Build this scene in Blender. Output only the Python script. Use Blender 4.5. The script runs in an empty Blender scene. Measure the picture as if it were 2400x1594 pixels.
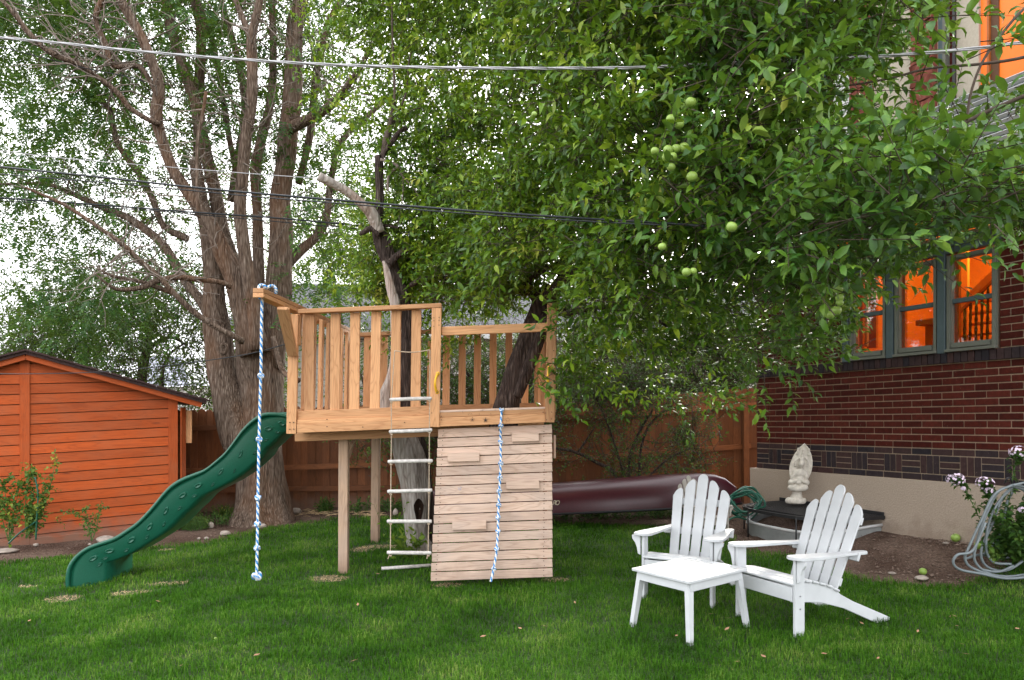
import bpy, bmesh, math, random
import numpy as np
from mathutils import Vector, Matrix, noise

# ------------------------------------------------------------------ camera, world, sun, exposure
sc = bpy.context.scene
F = 1750.0; HZ = 960.0; CZ = 1.6                 # focal length and horizon in photo pixels, eye height in m
cam_d = bpy.data.cameras.new("camera"); cam = bpy.data.objects.new("camera", cam_d)
sc.collection.objects.link(cam); sc.camera = cam
cam.location = (0, 0, CZ); cam.rotation_euler = (math.radians(90), 0, 0)
cam_d.sensor_width = 36; cam_d.lens = F / 2400 * 36
cam_d.shift_y = (HZ - 797) / 2400; cam_d.clip_end = 800; cam_d.clip_start = .05

SUN_EL = math.radians(22); SUN_AZ = math.radians(17)   # azimuth measured from +Y towards +X
world = bpy.data.worlds.new("World"); sc.world = world; world.use_nodes = True
wn = world.node_tree; wn.nodes.clear()
wo = wn.nodes.new("ShaderNodeOutputWorld"); wb = wn.nodes.new("ShaderNodeBackground")
sky = wn.nodes.new("ShaderNodeTexSky"); sky.sky_type = 'NISHITA'; sky.sun_disc = False
sky.sun_elevation = SUN_EL; sky.sun_rotation = SUN_AZ
sky.air_density = 1.0; sky.dust_density = 9.0; sky.ozone_density = 1.5
hs = wn.nodes.new("ShaderNodeHueSaturation"); hs.inputs['Saturation'].default_value = .30
wn.links.new(sky.outputs[0], hs.inputs['Color'])
cl = wn.nodes.new("ShaderNodeMix"); cl.data_type = 'RGBA'; cl.inputs[0].default_value = .85      # thin even white cloud over the clear sky
cl.inputs[7].default_value = (5.3, 5.35, 5.5, 1); wn.links.new(hs.outputs[0], cl.inputs[6]); wn.links.new(cl.outputs[2], wb.inputs[0])
wn.links.new(wb.outputs[0], wo.inputs[0]); wb.inputs[1].default_value = 0.15
sun_d = bpy.data.lights.new("sun", 'SUN'); sun = bpy.data.objects.new("sun", sun_d); sc.collection.objects.link(sun)
sun_d.energy = 0.9; sun_d.angle = math.radians(12); sun_d.color = (1, .93, .82)
sd = Vector((math.sin(SUN_AZ)*math.cos(SUN_EL), math.cos(SUN_AZ)*math.cos(SUN_EL), math.sin(SUN_EL)))
sun.rotation_euler = sd.to_track_quat('Z', 'Y').to_euler()
vs = sc.view_settings; vs.view_transform = 'Standard'; vs.look = 'None'; vs.gamma = 1; vs.use_curve_mapping = False
vs.exposure = 2.25
sc.cycles.max_bounces = 10; sc.cycles.transparent_max_bounces = 12
sc.cycles.sample_clamp_indirect = 6

rng = np.random.default_rng(7); R = random.Random(11)
COL = sc.collection
WM = {}

# ------------------------------------------------------------------ helpers
def W(px, py, Y):
    return Vector(((px-1200)/F*Y, Y, CZ + (HZ-py)/F*Y))

def sstep(a, b, x):
    t = min(1, max(0, (x-a)/(b-a))); return t*t*(3-2*t)

HO = Vector((3.45, 10.53, 0)); HU = Vector((.426, -.905, 0)).normalized(); HN = Vector((-.905, -.426, 0)).normalized()
def zg(x, y):
    z = -.09*sstep(-1.6, -4.2, x) if x < -1.6 else 0
    d = (x-HO.x)*HN.x + (y-HO.y)*HN.y; s = (x-HO.x)*HU.x + (y-HO.y)*HU.y
    if s > -.6: z += .21*sstep(1.25, .05, d)*sstep(-.6, .6, s)
    return z + .012*math.sin(x*1.7+y*.9) + .01*math.sin(y*2.3-x*.6)
def zg_np(x, y):
    def ss(a, b, v):
        t = np.clip((v-a)/(b-a), 0, 1); return t*t*(3-2*t)
    z = np.where(x < -1.6, -.09*ss(-1.6, -4.2, x), 0)
    d = (x-HO.x)*HN.x + (y-HO.y)*HN.y; s = (x-HO.x)*HU.x + (y-HO.y)*HU.y
    z = z + np.where(s > -.6, .21*ss(1.25, .05, d)*ss(-.6, .6, s), 0)
    return z + .012*np.sin(x*1.7+y*.9) + .01*np.sin(y*2.3-x*.6)
def G(px, py, dz=0):
    "point of the ground seen at a photo pixel"
    Y = CZ*F/(py-HZ)
    for _ in range(12):
        Y = (CZ - zg((px-1200)/F*Y, Y))*F/(py-HZ)
    x = (px-1200)/F*Y
    return Vector((x, Y, zg(x, Y)+dz))

def tag(o, label=None, cat=None, group=None, kind=None):
    if label: o['label'] = label
    if cat: o['category'] = cat
    if group: o['group'] = group
    if kind: o['kind'] = kind
    return o
def link(o, parent=None, M=None):
    COL.objects.link(o)
    M = M.copy() if M is not None else Matrix()
    WM[o] = M
    if parent is not None:
        o.parent = parent; o.matrix_basis = WM[parent].inverted() @ M
    else: o.matrix_basis = M
    return o
def empty(name, loc, rz=0, **k):
    o = bpy.data.objects.new(name, None); o.empty_display_size = .1
    link(o, None, Matrix.Translation(Vector(loc)) @ Matrix.Rotation(rz, 4, 'Z')); return tag(o, **k)
def mobj(name, me, mat=None, parent=None, M=None, **k):
    if mat is not None and len(me.materials) == 0:
        for m in (mat if isinstance(mat, (list, tuple)) else [mat]): me.materials.append(m)
    o = bpy.data.objects.new(name, me); link(o, parent, M); return tag(o, **k)
def pymesh(name, v, f, smooth=False, mi=None):
    me = bpy.data.meshes.new(name); me.from_pydata([tuple(p) for p in v], [], f); me.update()
    if smooth: me.polygons.foreach_set('use_smooth', [True]*len(me.polygons))
    if mi is not None: me.polygons.foreach_set('material_index', mi)
    return me
def fast(name, v, tris, smooth=False):
    me = bpy.data.meshes.new(name); v = np.asarray(v, dtype=np.float32).reshape(-1, 3); tris = np.asarray(tris, dtype=np.int32).reshape(-1, 3)
    me.vertices.add(len(v)); me.vertices.foreach_set('co', v.ravel())
    me.loops.add(tris.size); me.loops.foreach_set('vertex_index', tris.ravel())
    me.polygons.add(len(tris)); me.polygons.foreach_set('loop_start', np.arange(0, tris.size, 3, dtype=np.int32))
    if smooth: me.polygons.foreach_set('use_smooth', np.ones(len(tris), dtype=bool))
    me.update(calc_edges=True); return me
def bm_mesh(name, bm, smooth=False):
    me = bpy.data.meshes.new(name); bm.to_mesh(me); bm.free()
    if smooth: me.polygons.foreach_set('use_smooth', [True]*len(me.polygons))
    return me
_bc = {}
def box_mesh(a, b, c, bev=.003):
    k = (round(a, 4), round(b, 4), round(c, 4), bev)
    if k in _bc: return _bc[k]
    bm = bmesh.new(); bmesh.ops.create_cube(bm, size=1)
    for v in bm.verts: v.co = Vector((v.co.x*a, v.co.y*b, v.co.z*c))
    if bev: bmesh.ops.bevel(bm, geom=bm.edges[:], offset=min(bev, a*.3, b*.3, c*.3), segments=1, affect='EDGES')
    me = bm_mesh('board', bm); _bc[k] = me; return me
_bcm = {}
def board(name, parent, p0, p1, wdir, w, t, mat, bev=.003, **k):
    "box from p0 to p1 (centre line), w wide along wdir, t thick"
    p0 = Vector(p0); p1 = Vector(p1); d = p1-p0; L = d.length; x = d/L
    z = x.cross(Vector(wdir)).normalized(); y = z.cross(x)
    M = Matrix(((x.x, y.x, z.x, 0), (x.y, y.y, z.y, 0), (x.z, y.z, z.z, 0), (0, 0, 0, 1))); M.translation = (p0+p1)/2
    me = box_mesh(L, w, t, bev); kk = (me.name, mat.name)
    if kk not in _bcm:
        m2 = me if len(me.materials) == 0 else me.copy()
        if len(m2.materials): m2.materials.clear()
        m2.materials.append(mat); _bcm[kk] = m2
    return mobj(name, _bcm[kk], None, parent, M, **k)
def smooth_path(pts, n=6):
    "Catmull-Rom; pts = list of tuples of any width"
    P = [np.array(p, float) for p in pts]
    if len(P) < 3: n = max(n, 2)
    Q = [2*P[0]-P[1]] + P + [2*P[-1]-P[-2]]; out = []
    for i in range(1, len(Q)-2):
        a, b, c, d = Q[i-1:i+3]
        for j in range(n):
            t = j/n
            out.append(.5*((2*b)+(-a+c)*t+(2*a-5*b+4*c-d)*t*t+(-a+3*b-3*c+d)*t**3))
    out.append(P[-1]); return out
class MB:
    def __init__(s): s.v = []; s.f = []; s.m = []
    def tube(s, path, rad, seg=8, mat=0, rough=0, cap=True, stripe=None, seed=0):
        path = [Vector(p[:3]) for p in path]; n = len(path)
        if not hasattr(rad, '__len__'): rad = [rad]*n
        T0 = (path[1]-path[0]).normalized()
        nx = T0.orthogonal().normalized(); b0 = len(s.v)
        for i in range(n):
            T = (path[min(i+1, n-1)]-path[max(i-1, 0)]).normalized()
            nx = (nx - T*nx.dot(T)).normalized(); ny = T.cross(nx)
            for k in range(seg):
                a = 2*math.pi*k/seg; dv = nx*math.cos(a)+ny*math.sin(a); r = rad[i]
                if rough:
                    r *= 1+rough*(noise.noise(Vector((dv.x*1.6+seed, dv.y*1.6, path[i].z*1.1)))*1.4 + .5*noise.noise(Vector((dv.x*4, dv.y*4+seed, path[i].z*2.5))))
                s.v.append(path[i]+dv*r)
        for i in range(n-1):
            for k in range(seg):
                k2 = (k+1) % seg
                s.f.append((b0+i*seg+k, b0+i*seg+k2, b0+(i+1)*seg+k2, b0+(i+1)*seg+k))
                s.m.append(mat if stripe is None else stripe(i, k))
        if cap:
            s.f.append(tuple(b0+k for k in range(seg))[::-1]); s.m.append(mat)
            s.f.append(tuple(b0+(n-1)*seg+k for k in range(seg))); s.m.append(mat)
        return s
    def box(s, c, sx, sy, sz, ax=None, mat=0):
        X, Y_, Z = ax if ax else (Vector((1, 0, 0)), Vector((0, 1, 0)), Vector((0, 0, 1)))
        b = len(s.v); c = Vector(c)
        for i in (-1, 1):
            for j in (-1, 1):
                for k in (-1, 1): s.v.append(c+X*(i*sx/2)+Y_*(j*sy/2)+Z*(k*sz/2))
        for f in ((0, 1, 3, 2), (4, 6, 7, 5), (0, 4, 5, 1), (2, 3, 7, 6), (0, 2, 6, 4), (1, 5, 7, 3)):
            s.f.append(tuple(b+q for q in f)); s.m.append(mat)
        return s
    def build(s, name, mats, parent=None, smooth=True, M=None, **k):
        v = s.v
        if M is not None or parent is not None:
            MM = M if M is not None else WM[parent]; inv = MM.inverted(); v = [inv @ Vector(p) for p in v]
        else: MM = Matrix()
        me = pymesh(name, v, s.f, smooth, s.m)
        return mobj(name, me, mats, parent, MM, **k)
def prism(name, pts2, thick, O, U, V, N, mat, parent=None, bev=0, M=None, **k):
    "outline pts2 in plane O,U,V extruded by thick along N (centred), local frame = (U,V,N)"
    bm = bmesh.new(); vs_ = [bm.verts.new((p[0], p[1], -thick/2)) for p in pts2]; f = bm.faces.new(vs_)
    r = bmesh.ops.extrude_face_region(bm, geom=[f])
    for e in r['geom']:
        if isinstance(e, bmesh.types.BMVert): e.co.z += thick
    bmesh.ops.recalc_face_normals(bm, faces=bm.faces[:])
    if bev: bmesh.ops.bevel(bm, geom=bm.edges[:], offset=bev, segments=1, affect='EDGES')
    U = Vector(U).normalized(); N = Vector(N).normalized(); V = N.cross(U)
    Mx = Matrix(((U.x, V.x, N.x, 0), (U.y, V.y, N.y, 0), (U.z, V.z, N.z, 0), (0, 0, 0, 1))); Mx.translation = Vector(O)
    return mobj(name, bm_mesh(name, bm), mat, parent, Mx, **k)

# ------------------------------------------------------------------ materials
def newmat(name):
    m = bpy.data.materials.new(name); m.use_nodes = True; nt = m.node_tree; nt.nodes.clear()
    o = nt.nodes.new('ShaderNodeOutputMaterial'); b = nt.nodes.new('ShaderNodeBsdfPrincipled')
    nt.links.new(b.outputs[0], o.inputs[0]); return m, nt, b, o
def nd(nt, t, **kw):
    n = nt.nodes.new(t)
    for k, v in kw.items():
        if k in n.inputs: n.inputs[k].default_value = v
        else: setattr(n, k, v)
    return n
def ramp(nt, fac, stops):
    r = nt.nodes.new('ShaderNodeValToRGB'); e = r.color_ramp.elements
    while len(e) < len(stops): e.new(.5)
    for q, (p, c) in zip(e, stops): q.position = p; q.color = (c[0], c[1], c[2], 1) if hasattr(c, '__len__') else (c, c, c, 1)
    nt.links.new(fac, r.inputs[0]); return r.outputs[0]
def mixc(nt, fac, a, b, mode='MIX'):
    m = nt.nodes.new('ShaderNodeMix'); m.data_type = 'RGBA'; m.blend_type = mode
    for s, v in ((0, fac), (6, a), (7, b)):
        if hasattr(v, 'node'): nt.links.new(v, m.inputs[s])
        elif s == 0: m.inputs[0].default_value = v
        else: m.inputs[s].default_value = (*v, 1)
    return m.outputs[2]
def bump(nt, b, h, st, dist=.01):
    n = nd(nt, 'ShaderNodeBump', Strength=st, Distance=dist); nt.links.new(h, n.inputs['Height']); nt.links.new(n.outputs[0], b.inputs['Normal']); return n
def coords(nt, scale=(1, 1, 1), rand=True, space='Object'):
    tc = nt.nodes.new('ShaderNodeTexCoord'); mp = nt.nodes.new('ShaderNodeMapping'); mp.inputs['Scale'].default_value = scale
    nt.links.new(tc.outputs[space], mp.inputs[0])
    if rand:
        oi = nt.nodes.new('ShaderNodeObjectInfo'); cm = nt.nodes.new('ShaderNodeCombineXYZ'); mu = nd(nt, 'ShaderNodeMath', operation='MULTIPLY'); mu.inputs[1].default_value = 97
        nt.links.new(oi.outputs['Random'], mu.inputs[0])
        for i in range(3): nt.links.new(mu.outputs[0], cm.inputs[i])
        nt.links.new(cm.outputs[0], mp.inputs['Location'])
    return mp.outputs[0]
def simple(name, col, rough=.6, noise_amt=.15, scale=8, spec=.3, metal=0, bst=0, rand=False):
    m, nt, b, o = newmat(name); c = coords(nt, rand=rand)
    n = nd(nt, 'ShaderNodeTexNoise', Scale=scale, Detail=5); nt.links.new(c, n.inputs['Vector'])
    lo = [v*(1-noise_amt) for v in col]; hi = [min(1, v*(1+noise_amt)) for v in col]
    nt.links.new(ramp(nt, n.outputs[0], [(.3, lo), (.7, hi)]), b.inputs['Base Color'])
    b.inputs['Roughness'].default_value = rough; b.inputs['Metallic'].default_value = metal; b.inputs['Specular IOR Level'].default_value = spec
    if bst: bump(nt, b, n.outputs[0], bst)
    return m
def dirt(nt, col, top=.45, c=(.20, .135, .10), amt=.75):
    "soil splashed on the lowest part of things that stand on the ground"
    g = nt.nodes.new('ShaderNodeNewGeometry'); sx = nt.nodes.new('ShaderNodeSeparateXYZ'); nt.links.new(g.outputs['Position'], sx.inputs[0])
    n = nd(nt, 'ShaderNodeTexNoise', Scale=7, Detail=6); nt.links.new(g.outputs['Position'], n.inputs['Vector'])
    a = nd(nt, 'ShaderNodeMath', operation='MULTIPLY_ADD'); a.inputs[1].default_value = 1/top; nt.links.new(sx.outputs[2], a.inputs[0]); nt.links.new(n.outputs[0], a.inputs[2])
    return mixc(nt, ramp(nt, a.outputs[0], [(.35, amt), (1.0, 0)]), col, c)
def wood(name, dark, light, knots=.8, rough=.7, grain=1.0, weather=0, wcol=(.3, .28, .26), bst=.25, var=.25):
    m, nt, b, o = newmat(name)
    c = coords(nt, (1.1, 9, 9)); c2 = coords(nt, (2.2, 9, 9)); c3 = coords(nt, (6, 110, 110))
    n1 = nd(nt, 'ShaderNodeTexNoise', Scale=.9, Detail=2, Distortion=1.2); nt.links.new(c, n1.inputs['Vector'])
    mul = nd(nt, 'ShaderNodeMath', operation='MULTIPLY'); mul.inputs[1].default_value = 16*grain; nt.links.new(n1.outputs[0], mul.inputs[0])
    sn = nd(nt, 'ShaderNodeMath', operation='PINGPONG'); sn.inputs[1].default_value = 1; nt.links.new(mul.outputs[0], sn.inputs[0])
    n3 = nd(nt, 'ShaderNodeTexNoise', Scale=1, Detail=3); nt.links.new(c3, n3.inputs['Vector'])
    g = ramp(nt, sn.outputs[0], [(.0, [(p+q)/2 for p, q in zip(dark, light)]), (.35, light), (1, [v*1.05 for v in light])])
    fine = ramp(nt, n3.outputs[0], [(.35, .78), (.65, 1.1)])
    col = mixc(nt, .55, g, fine, 'MULTIPLY')
    vo = nd(nt, 'ShaderNodeTexVoronoi', Scale=.55); vo.feature = 'F1'; nt.links.new(c2, vo.inputs['Vector'])
    kn = ramp(nt, vo.outputs['Distance'], [(.035, 1), (.10, 0)])
    kmul = nd(nt, 'ShaderNodeMath', operation='MULTIPLY'); kmul.inputs[1].default_value = knots; nt.links.new(kn, kmul.inputs[0])
    col = mixc(nt, kmul.outputs[0], col, [v*.35 for v in dark])
    oi = nt.nodes.new('ShaderNodeObjectInfo')
    rv = ramp(nt, oi.outputs['Random'], [(0, 1-var), (1, 1+var*.5)])
    col = mixc(nt, 1, col, rv, 'MULTIPLY')
    if weather:
        cw = coords(nt, (1, 1, 1)); nw = nd(nt, 'ShaderNodeTexNoise', Scale=3, Detail=6); nt.links.new(cw, nw.inputs['Vector'])
        wf = ramp(nt, nw.outputs[0], [(.4, 0), (.7, weather)]); col = mixc(nt, wf, col, wcol)
    col = dirt(nt, col)
    nt.links.new(col, b.inputs['Base Color']); b.inputs['Roughness'].default_value = rough; b.inputs['Specular IOR Level'].default_value = .25
    bump(nt, b, n3.outputs[0], bst, .004); return m
def leafmat(name, stops, trans=.35, rough=.5, spec=.22, under=.22, tint=(.20, .30, .015)):
    m, nt, b, o = newmat(name)
    ge = nt.nodes.new('ShaderNodeNewGeometry'); oi = nt.nodes.new('ShaderNodeObjectInfo')
    ad = nd(nt, 'ShaderNodeMath', operation='ADD'); nt.links.new(ge.outputs['Random Per Island'], ad.inputs[0]); nt.links.new(oi.outputs['Random'], ad.inputs[1])
    fr = nd(nt, 'ShaderNodeMath', operation='FRACT'); nt.links.new(ad.outputs[0], fr.inputs[0])
    c = coords(nt, rand=False); n = nd(nt, 'ShaderNodeTexNoise', Scale=1.5, Detail=3); nt.links.new(c, n.inputs['Vector'])
    mx = nd(nt, 'ShaderNodeMath', operation='MULTIPLY_ADD'); mx.inputs[1].default_value = .60; nt.links.new(fr.outputs[0], mx.inputs[0])
    m3 = nd(nt, 'ShaderNodeMath', operation='MULTIPLY_ADD'); m3.inputs[1].default_value = 1.3; m3.inputs[2].default_value = -.46; nt.links.new(n.outputs[0], m3.inputs[0])
    nt.links.new(m3.outputs[0], mx.inputs[2])
    col = ramp(nt, mx.outputs[0], stops)
    # paler underside
    col2 = mixc(nt, ge.outputs['Backfacing'], col, mixc(nt, under, col, (.14, .19, .08)))
    nt.links.new(col2, b.inputs['Base Color']); b.inputs['Roughness'].default_value = rough; b.inputs['Specular IOR Level'].default_value = spec
    tr = nt.nodes.new('ShaderNodeBsdfTranslucent'); tcol = mixc(nt, .45, col, tint); nt.links.new(tcol, tr.inputs[0])
    ms = nt.nodes.new('ShaderNodeMixShader'); ms.inputs[0].default_value = trans
    nt.links.new(b.outputs[0], ms.inputs[1]); nt.links.new(tr.outputs[0], ms.inputs[2]); nt.links.new(ms.outputs[0], o.inputs[0]); return m
def barkmat(name, stops, bst=1.0, sc_=1.0, orange=None):
    m, nt, b, o = newmat(name); c = coords(nt, (22*sc_, 22*sc_, 3.2*sc_), rand=False)
    n = nd(nt, 'ShaderNodeTexNoise', Scale=1, Detail=7, Distortion=.6); nt.links.new(c, n.inputs['Vector'])
    v = nd(nt, 'ShaderNodeTexVoronoi', Scale=1.3); v.feature = 'DISTANCE_TO_EDGE'; nt.links.new(c, v.inputs['Vector'])
    h = nd(nt, 'ShaderNodeMath', operation='ADD'); nt.links.new(n.outputs[0], h.inputs[0]); nt.links.new(v.outputs[0], h.inputs[1])
    col = ramp(nt, h.outputs[0], stops)
    if orange:
        c2 = coords(nt, (1.6, 1.6, .7), rand=False); n2 = nd(nt, 'ShaderNodeTexNoise', Scale=1.5, Detail=5); nt.links.new(c2, n2.inputs['Vector'])
        col = mixc(nt, ramp(nt, n2.outputs[0], [(.50, 0), (.70, .70)]), col, mixc(nt, .6, col, orange, 'MIX'))
    nt.links.new(col, b.inputs['Base Color']); b.inputs['Roughness'].default_value = .9; b.inputs['Specular IOR Level'].default_value = .15
    bump(nt, b, h.outputs[0], bst, .03); return m

M = {}
M['cedar'] = wood('cedar', (.40, .17, .07), (.60, .32, .155), knots=.75, var=.3)
M['cedar_grey'] = wood('weathered_cedar', (.40, .25, .17), (.60, .43, .33), knots=.6, weather=.35, wcol=(.36, .31, .28), var=.22)
M['post_wood'] = wood('post_wood', (.34, .20, .12), (.50, .33, .22), knots=.5, weather=.4, wcol=(.3, .26, .23))
M['shed_wood'] = wood('stained_shed_wood', (.27, .045, .008), (.42, .074, .012), knots=.75, weather=.25, wcol=(.28, .12, .06), var=.2)
M['fence_wood'] = wood('fence_wood', (.14, .052, .021), (.24, .088, .034), knots=.5, weather=.4, wcol=(.10, .05, .032), var=.4)
M['white'] = simple('white_paint', (.51, .525, .54), .5, .09, 5, .3, bst=.05)
M['greychair'] = simple('grey_chair_plastic', (.36, .33, .29), .5, .1, 12)
M['grey_wood'] = simple('grey_rung_wood', (.50, .47, .44), .7, .25, 30, bst=.2, rand=True)
M['yellow'] = simple('yellow_plastic', (.75, .42, .02), .3, .05, 6, .5)
M['bolt'] = simple('bolt_steel', (.3, .3, .32), .4, .1, 6, .5, .8)
M['dark_screw'] = simple('dark_screw', (.05, .035, .03), .6, .1)
M['blue_rope'] = simple('blue_rope', (.03, .22, .55), .7, .15, 90)
M['white_rope'] = simple('white_rope', (.75, .74, .70), .8, .1, 90)
M['tan_rope'] = simple('tan_rope', (.42, .33, .24), .9, .2, 90)
M['canoe'] = simple('maroon_canoe_plastic', (.052, .009, .015), .30, .12, 30, .5, bst=.03)
M['canoe_trim'] = simple('black_trim', (.015, .015, .017), .4, .1)
M['cream'] = simple('cream_lettering', (.55, .5, .38), .6, .05)
M['stucco'] = simple('tan_stucco', (.43, .345, .275), .9, .10, 60, .1, bst=.6)
_nt = M['stucco'].node_tree; _b = [q for q in _nt.nodes if q.type == 'BSDF_PRINCIPLED'][0]; _l = _b.inputs['Base Color'].links[0].from_socket
_nt.links.new(dirt(_nt, _l, .75, (.22, .155, .115), .8), _b.inputs['Base Color'])
M['mortar'] = simple('mortar', (.42, .325, .235), .9, .15, 40, .1, bst=.4)
M['frame_blue'] = simple('slate_blue_trim', (.075, .105, .115), .5, .08, 10)
M['frame_grey'] = simple('grey_green_sash', (.15, .155, .13), .45, .06, 10)
M['black_metal'] = simple('black_metal', (.02, .02, .022), .45, .2, 20, .4)
M['galv'] = simple('galvanised_steel', (.36, .38, .38), .5, .2, 6, .5, .3)
M['statue'] = simple('cast_stone', (.60, .55, .48), .85, .16, 22, .2, bst=.4)
M['hose_grey'] = simple('grey_hose', (.15, .175, .185), .4, .1, 20, .5)
M['hose_green'] = simple('green_hose', (.008, .09, .055), .35, .1, 20, .5)
M['siding'] = simple('pale_siding', (.50, .48, .44), .6, .05, 10)
M['trim_white'] = simple('white_gutter', (.62, .62, .62), .5, .05)
M['rock'] = simple('rock', (.33, .28, .24), .9, .3, 14, .15, bst=.6, rand=True)
M['straw'] = simple('dry_straw', (.50, .36, .20), .9, .3, 30)
M['cable_black'] = simple('black_cable', (.012, .016, .02), .4, .1)
M['cable_silver'] = simple('silver_cable', (.36, .36, .37), .45, .1, 30, .5, .2)
M['clod'] = simple('soil_clod', (.20, .145, .115), .95, .4, 20, .1, bst=.4)
M['petal'] = simple('pale_lilac_petal', (.72, .58, .72), .7, .12, 40)
M['stem'] = simple('green_stem', (.06, .13, .03), .7, .2, 30)
M['stone_red'] = simple('red_sandstone', (.16, .052, .038), .95, .35, 9, .1, bst=1.0, rand=True)
M['stucco_up'] = simple('beige_render', (.42, .37, .30), .9, .06, 40, .1, bst=.3)
M['roof_brown'] = simple('brown_shingle', (.055, .034, .032), .95, .3, 60, .1, bst=.6)

def slide_mat():
    m, nt, b, o = newmat('green_slide_plastic'); c = coords(nt, rand=False)
    n = nd(nt, 'ShaderNodeTexNoise', Scale=90, Detail=3); nt.links.new(c, n.inputs['Vector'])
    nt.links.new(ramp(nt, n.outputs[0], [(.3, (.004, .072, .042)), (.7, (.006, .098, .058))]), b.inputs['Base Color'])
    b.inputs['Roughness'].default_value = .33; b.inputs['Specular IOR Level'].default_value = .55; bump(nt, b, n.outputs[0], .12, .003); return m
M['slide'] = slide_mat()
def brickmat(name, stops, bst=.6):
    m, nt, b, o = newmat(name); c = coords(nt, (1, 1, 1)); oi = nt.nodes.new('ShaderNodeObjectInfo'); ge = nt.nodes.new('ShaderNodeNewGeometry')
    ad = nd(nt, 'ShaderNodeMath', operation='ADD'); nt.links.new(ge.outputs['Random Per Island'], ad.inputs[0]); nt.links.new(oi.outputs['Random'], ad.inputs[1])
    fr = nd(nt, 'ShaderNodeMath', operation='FRACT'); nt.links.new(ad.outputs[0], fr.inputs[0])
    n = nd(nt, 'ShaderNodeTexNoise', Scale=24, Detail=6); nt.links.new(c, n.inputs['Vector'])
    st = coords(nt, (160, 160, 4)); n2 = nd(nt, 'ShaderNodeTexNoise', Scale=1, Detail=3); nt.links.new(st, n2.inputs['Vector'])
    col = mixc(nt, .8, ramp(nt, fr.outputs[0], stops), ramp(nt, n.outputs[0], [(.3, .62), (.72, 1.2)]), 'MULTIPLY')
    col = mixc(nt, .5, col, ramp(nt, n2.outputs[0], [(.35, .7), (.65, 1.15)]), 'MULTIPLY')
    sp = nd(nt, 'ShaderNodeTexNoise', Scale=60, Detail=2); nt.links.new(c, sp.inputs['Vector'])
    col = mixc(nt, ramp(nt, sp.outputs[0], [(.70, 0), (.78, .5)]), col, (.30, .22, .17))
    nt.links.new(col, b.inputs['Base Color']); b.inputs['Roughness'].default_value = .85; b.inputs['Specular IOR Level'].default_value = .12
    bump(nt, b, n2.outputs[0], bst, .004); return m
M['brick'] = brickmat('red_brick', [(0, (.062, .011, .008)), (.5, (.085, .015, .010)), (1, (.108, .021, .014))])
M['dbrick'] = brickmat('dark_brick', [(0, (.030, .026, .032)), (.5, (.050, .032, .033)), (1, (.068, .036, .034))], .2)
def glass_mat():
    m, nt, b, o = newmat('window_glass'); nt.nodes.remove(b)
    t = nt.nodes.new('ShaderNodeBsdfTransparent'); g = nd(nt, 'ShaderNodeBsdfGlossy', Roughness=.01); f = nd(nt, 'ShaderNodeFresnel', IOR=1.5)
    ms = nt.nodes.new('ShaderNodeMixShader'); nt.links.new(f.outputs[0], ms.inputs[0]); nt.links.new(t.outputs[0], ms.inputs[1]); nt.links.new(g.outputs[0], ms.inputs[2]); nt.links.new(ms.outputs[0], o.inputs[0]); return m
M['glass'] = glass_mat()
M['room'] = simple('orange_room_wall', (.80, .42, .12), .8, .05, 4)
M['room_dark'] = simple('orange_room_wood', (.50, .20, .05), .6, .1, 8)
M['iron'] = simple('wrought_iron', (.10, .045, .02), .6, .1)
def emis(name, col, st):
    m, nt, b, o = newmat(name); b.inputs['Base Color'].default_value = (*col, 1); b.inputs['Emission Color'].default_value = (*col, 1)
    c = coords(nt, rand=False); n = nd(nt, 'ShaderNodeTexNoise', Scale=1.2, Detail=3); nt.links.new(c, n.inputs['Vector'])
    nt.links.new(ramp(nt, n.outputs[0], [(.3, [v*.7 for v in col]), (.7, col)]), b.inputs['Emission Color']); b.inputs['Emission Strength'].default_value = st; return m
M['lit'] = emis('lit_orange_interior', (.62, .115, .006), .22)
def shingle(name, c1, c2, s=6):
    m, nt, b, o = newmat(name); c = coords(nt, (1, 1, 1), rand=False)
    br = nd(nt, 'ShaderNodeTexBrick', Scale=s); br.inputs['Color1'].default_value = (*c1, 1); br.inputs['Color2'].default_value = (*c2, 1)
    br.inputs['Mortar'].default_value = (*[v*.35 for v in c1], 1); br.inputs['Mortar Size'].default_value = .03; nt.links.new(c, br.inputs[0])
    nt.links.new(br.outputs[0], b.inputs['Base Color']); b.inputs['Roughness'].default_value = .95; return m
M['shingle'] = shingle('grey_shingles', (.10, .10, .11), (.15, .15, .165), 3)

# leaves
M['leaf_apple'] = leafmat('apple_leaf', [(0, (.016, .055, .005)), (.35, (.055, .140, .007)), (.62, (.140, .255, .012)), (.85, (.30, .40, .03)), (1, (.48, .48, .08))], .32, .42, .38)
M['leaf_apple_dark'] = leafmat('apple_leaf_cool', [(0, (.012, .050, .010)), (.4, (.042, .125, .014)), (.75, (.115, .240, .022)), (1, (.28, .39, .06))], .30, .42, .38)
M['leaf_ash'] = leafmat('compound_leaflet', [(0, (.012, .048, .014)), (.5, (.026, .085, .018)), (1, (.09, .18, .025))], .30)
M['leaf_bg'] = leafmat('background_leaf', [(0, (.012, .038, .008)), (.5, (.035, .085, .012)), (1, (.12, .19, .025))], .30)
M['leaf_bright'] = leafmat('bright_leaf', [(0, (.06, .13, .015)), (.5, (.12, .21, .02)), (1, (.24, .32, .04))], .45)
M['leaf_shrub'] = leafmat('shrub_leaf', [(0, (.020, .055, .016)), (.6, (.05, .12, .02)), (1, (.14, .21, .03))], .3)
M['leaf_rose'] = leafmat('rose_leaf', [(0, (.030, .085, .020)), (.6, (.07, .15, .025)), (.9, (.2, .26, .04)), (1, (.42, .36, .05))], .35)
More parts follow.
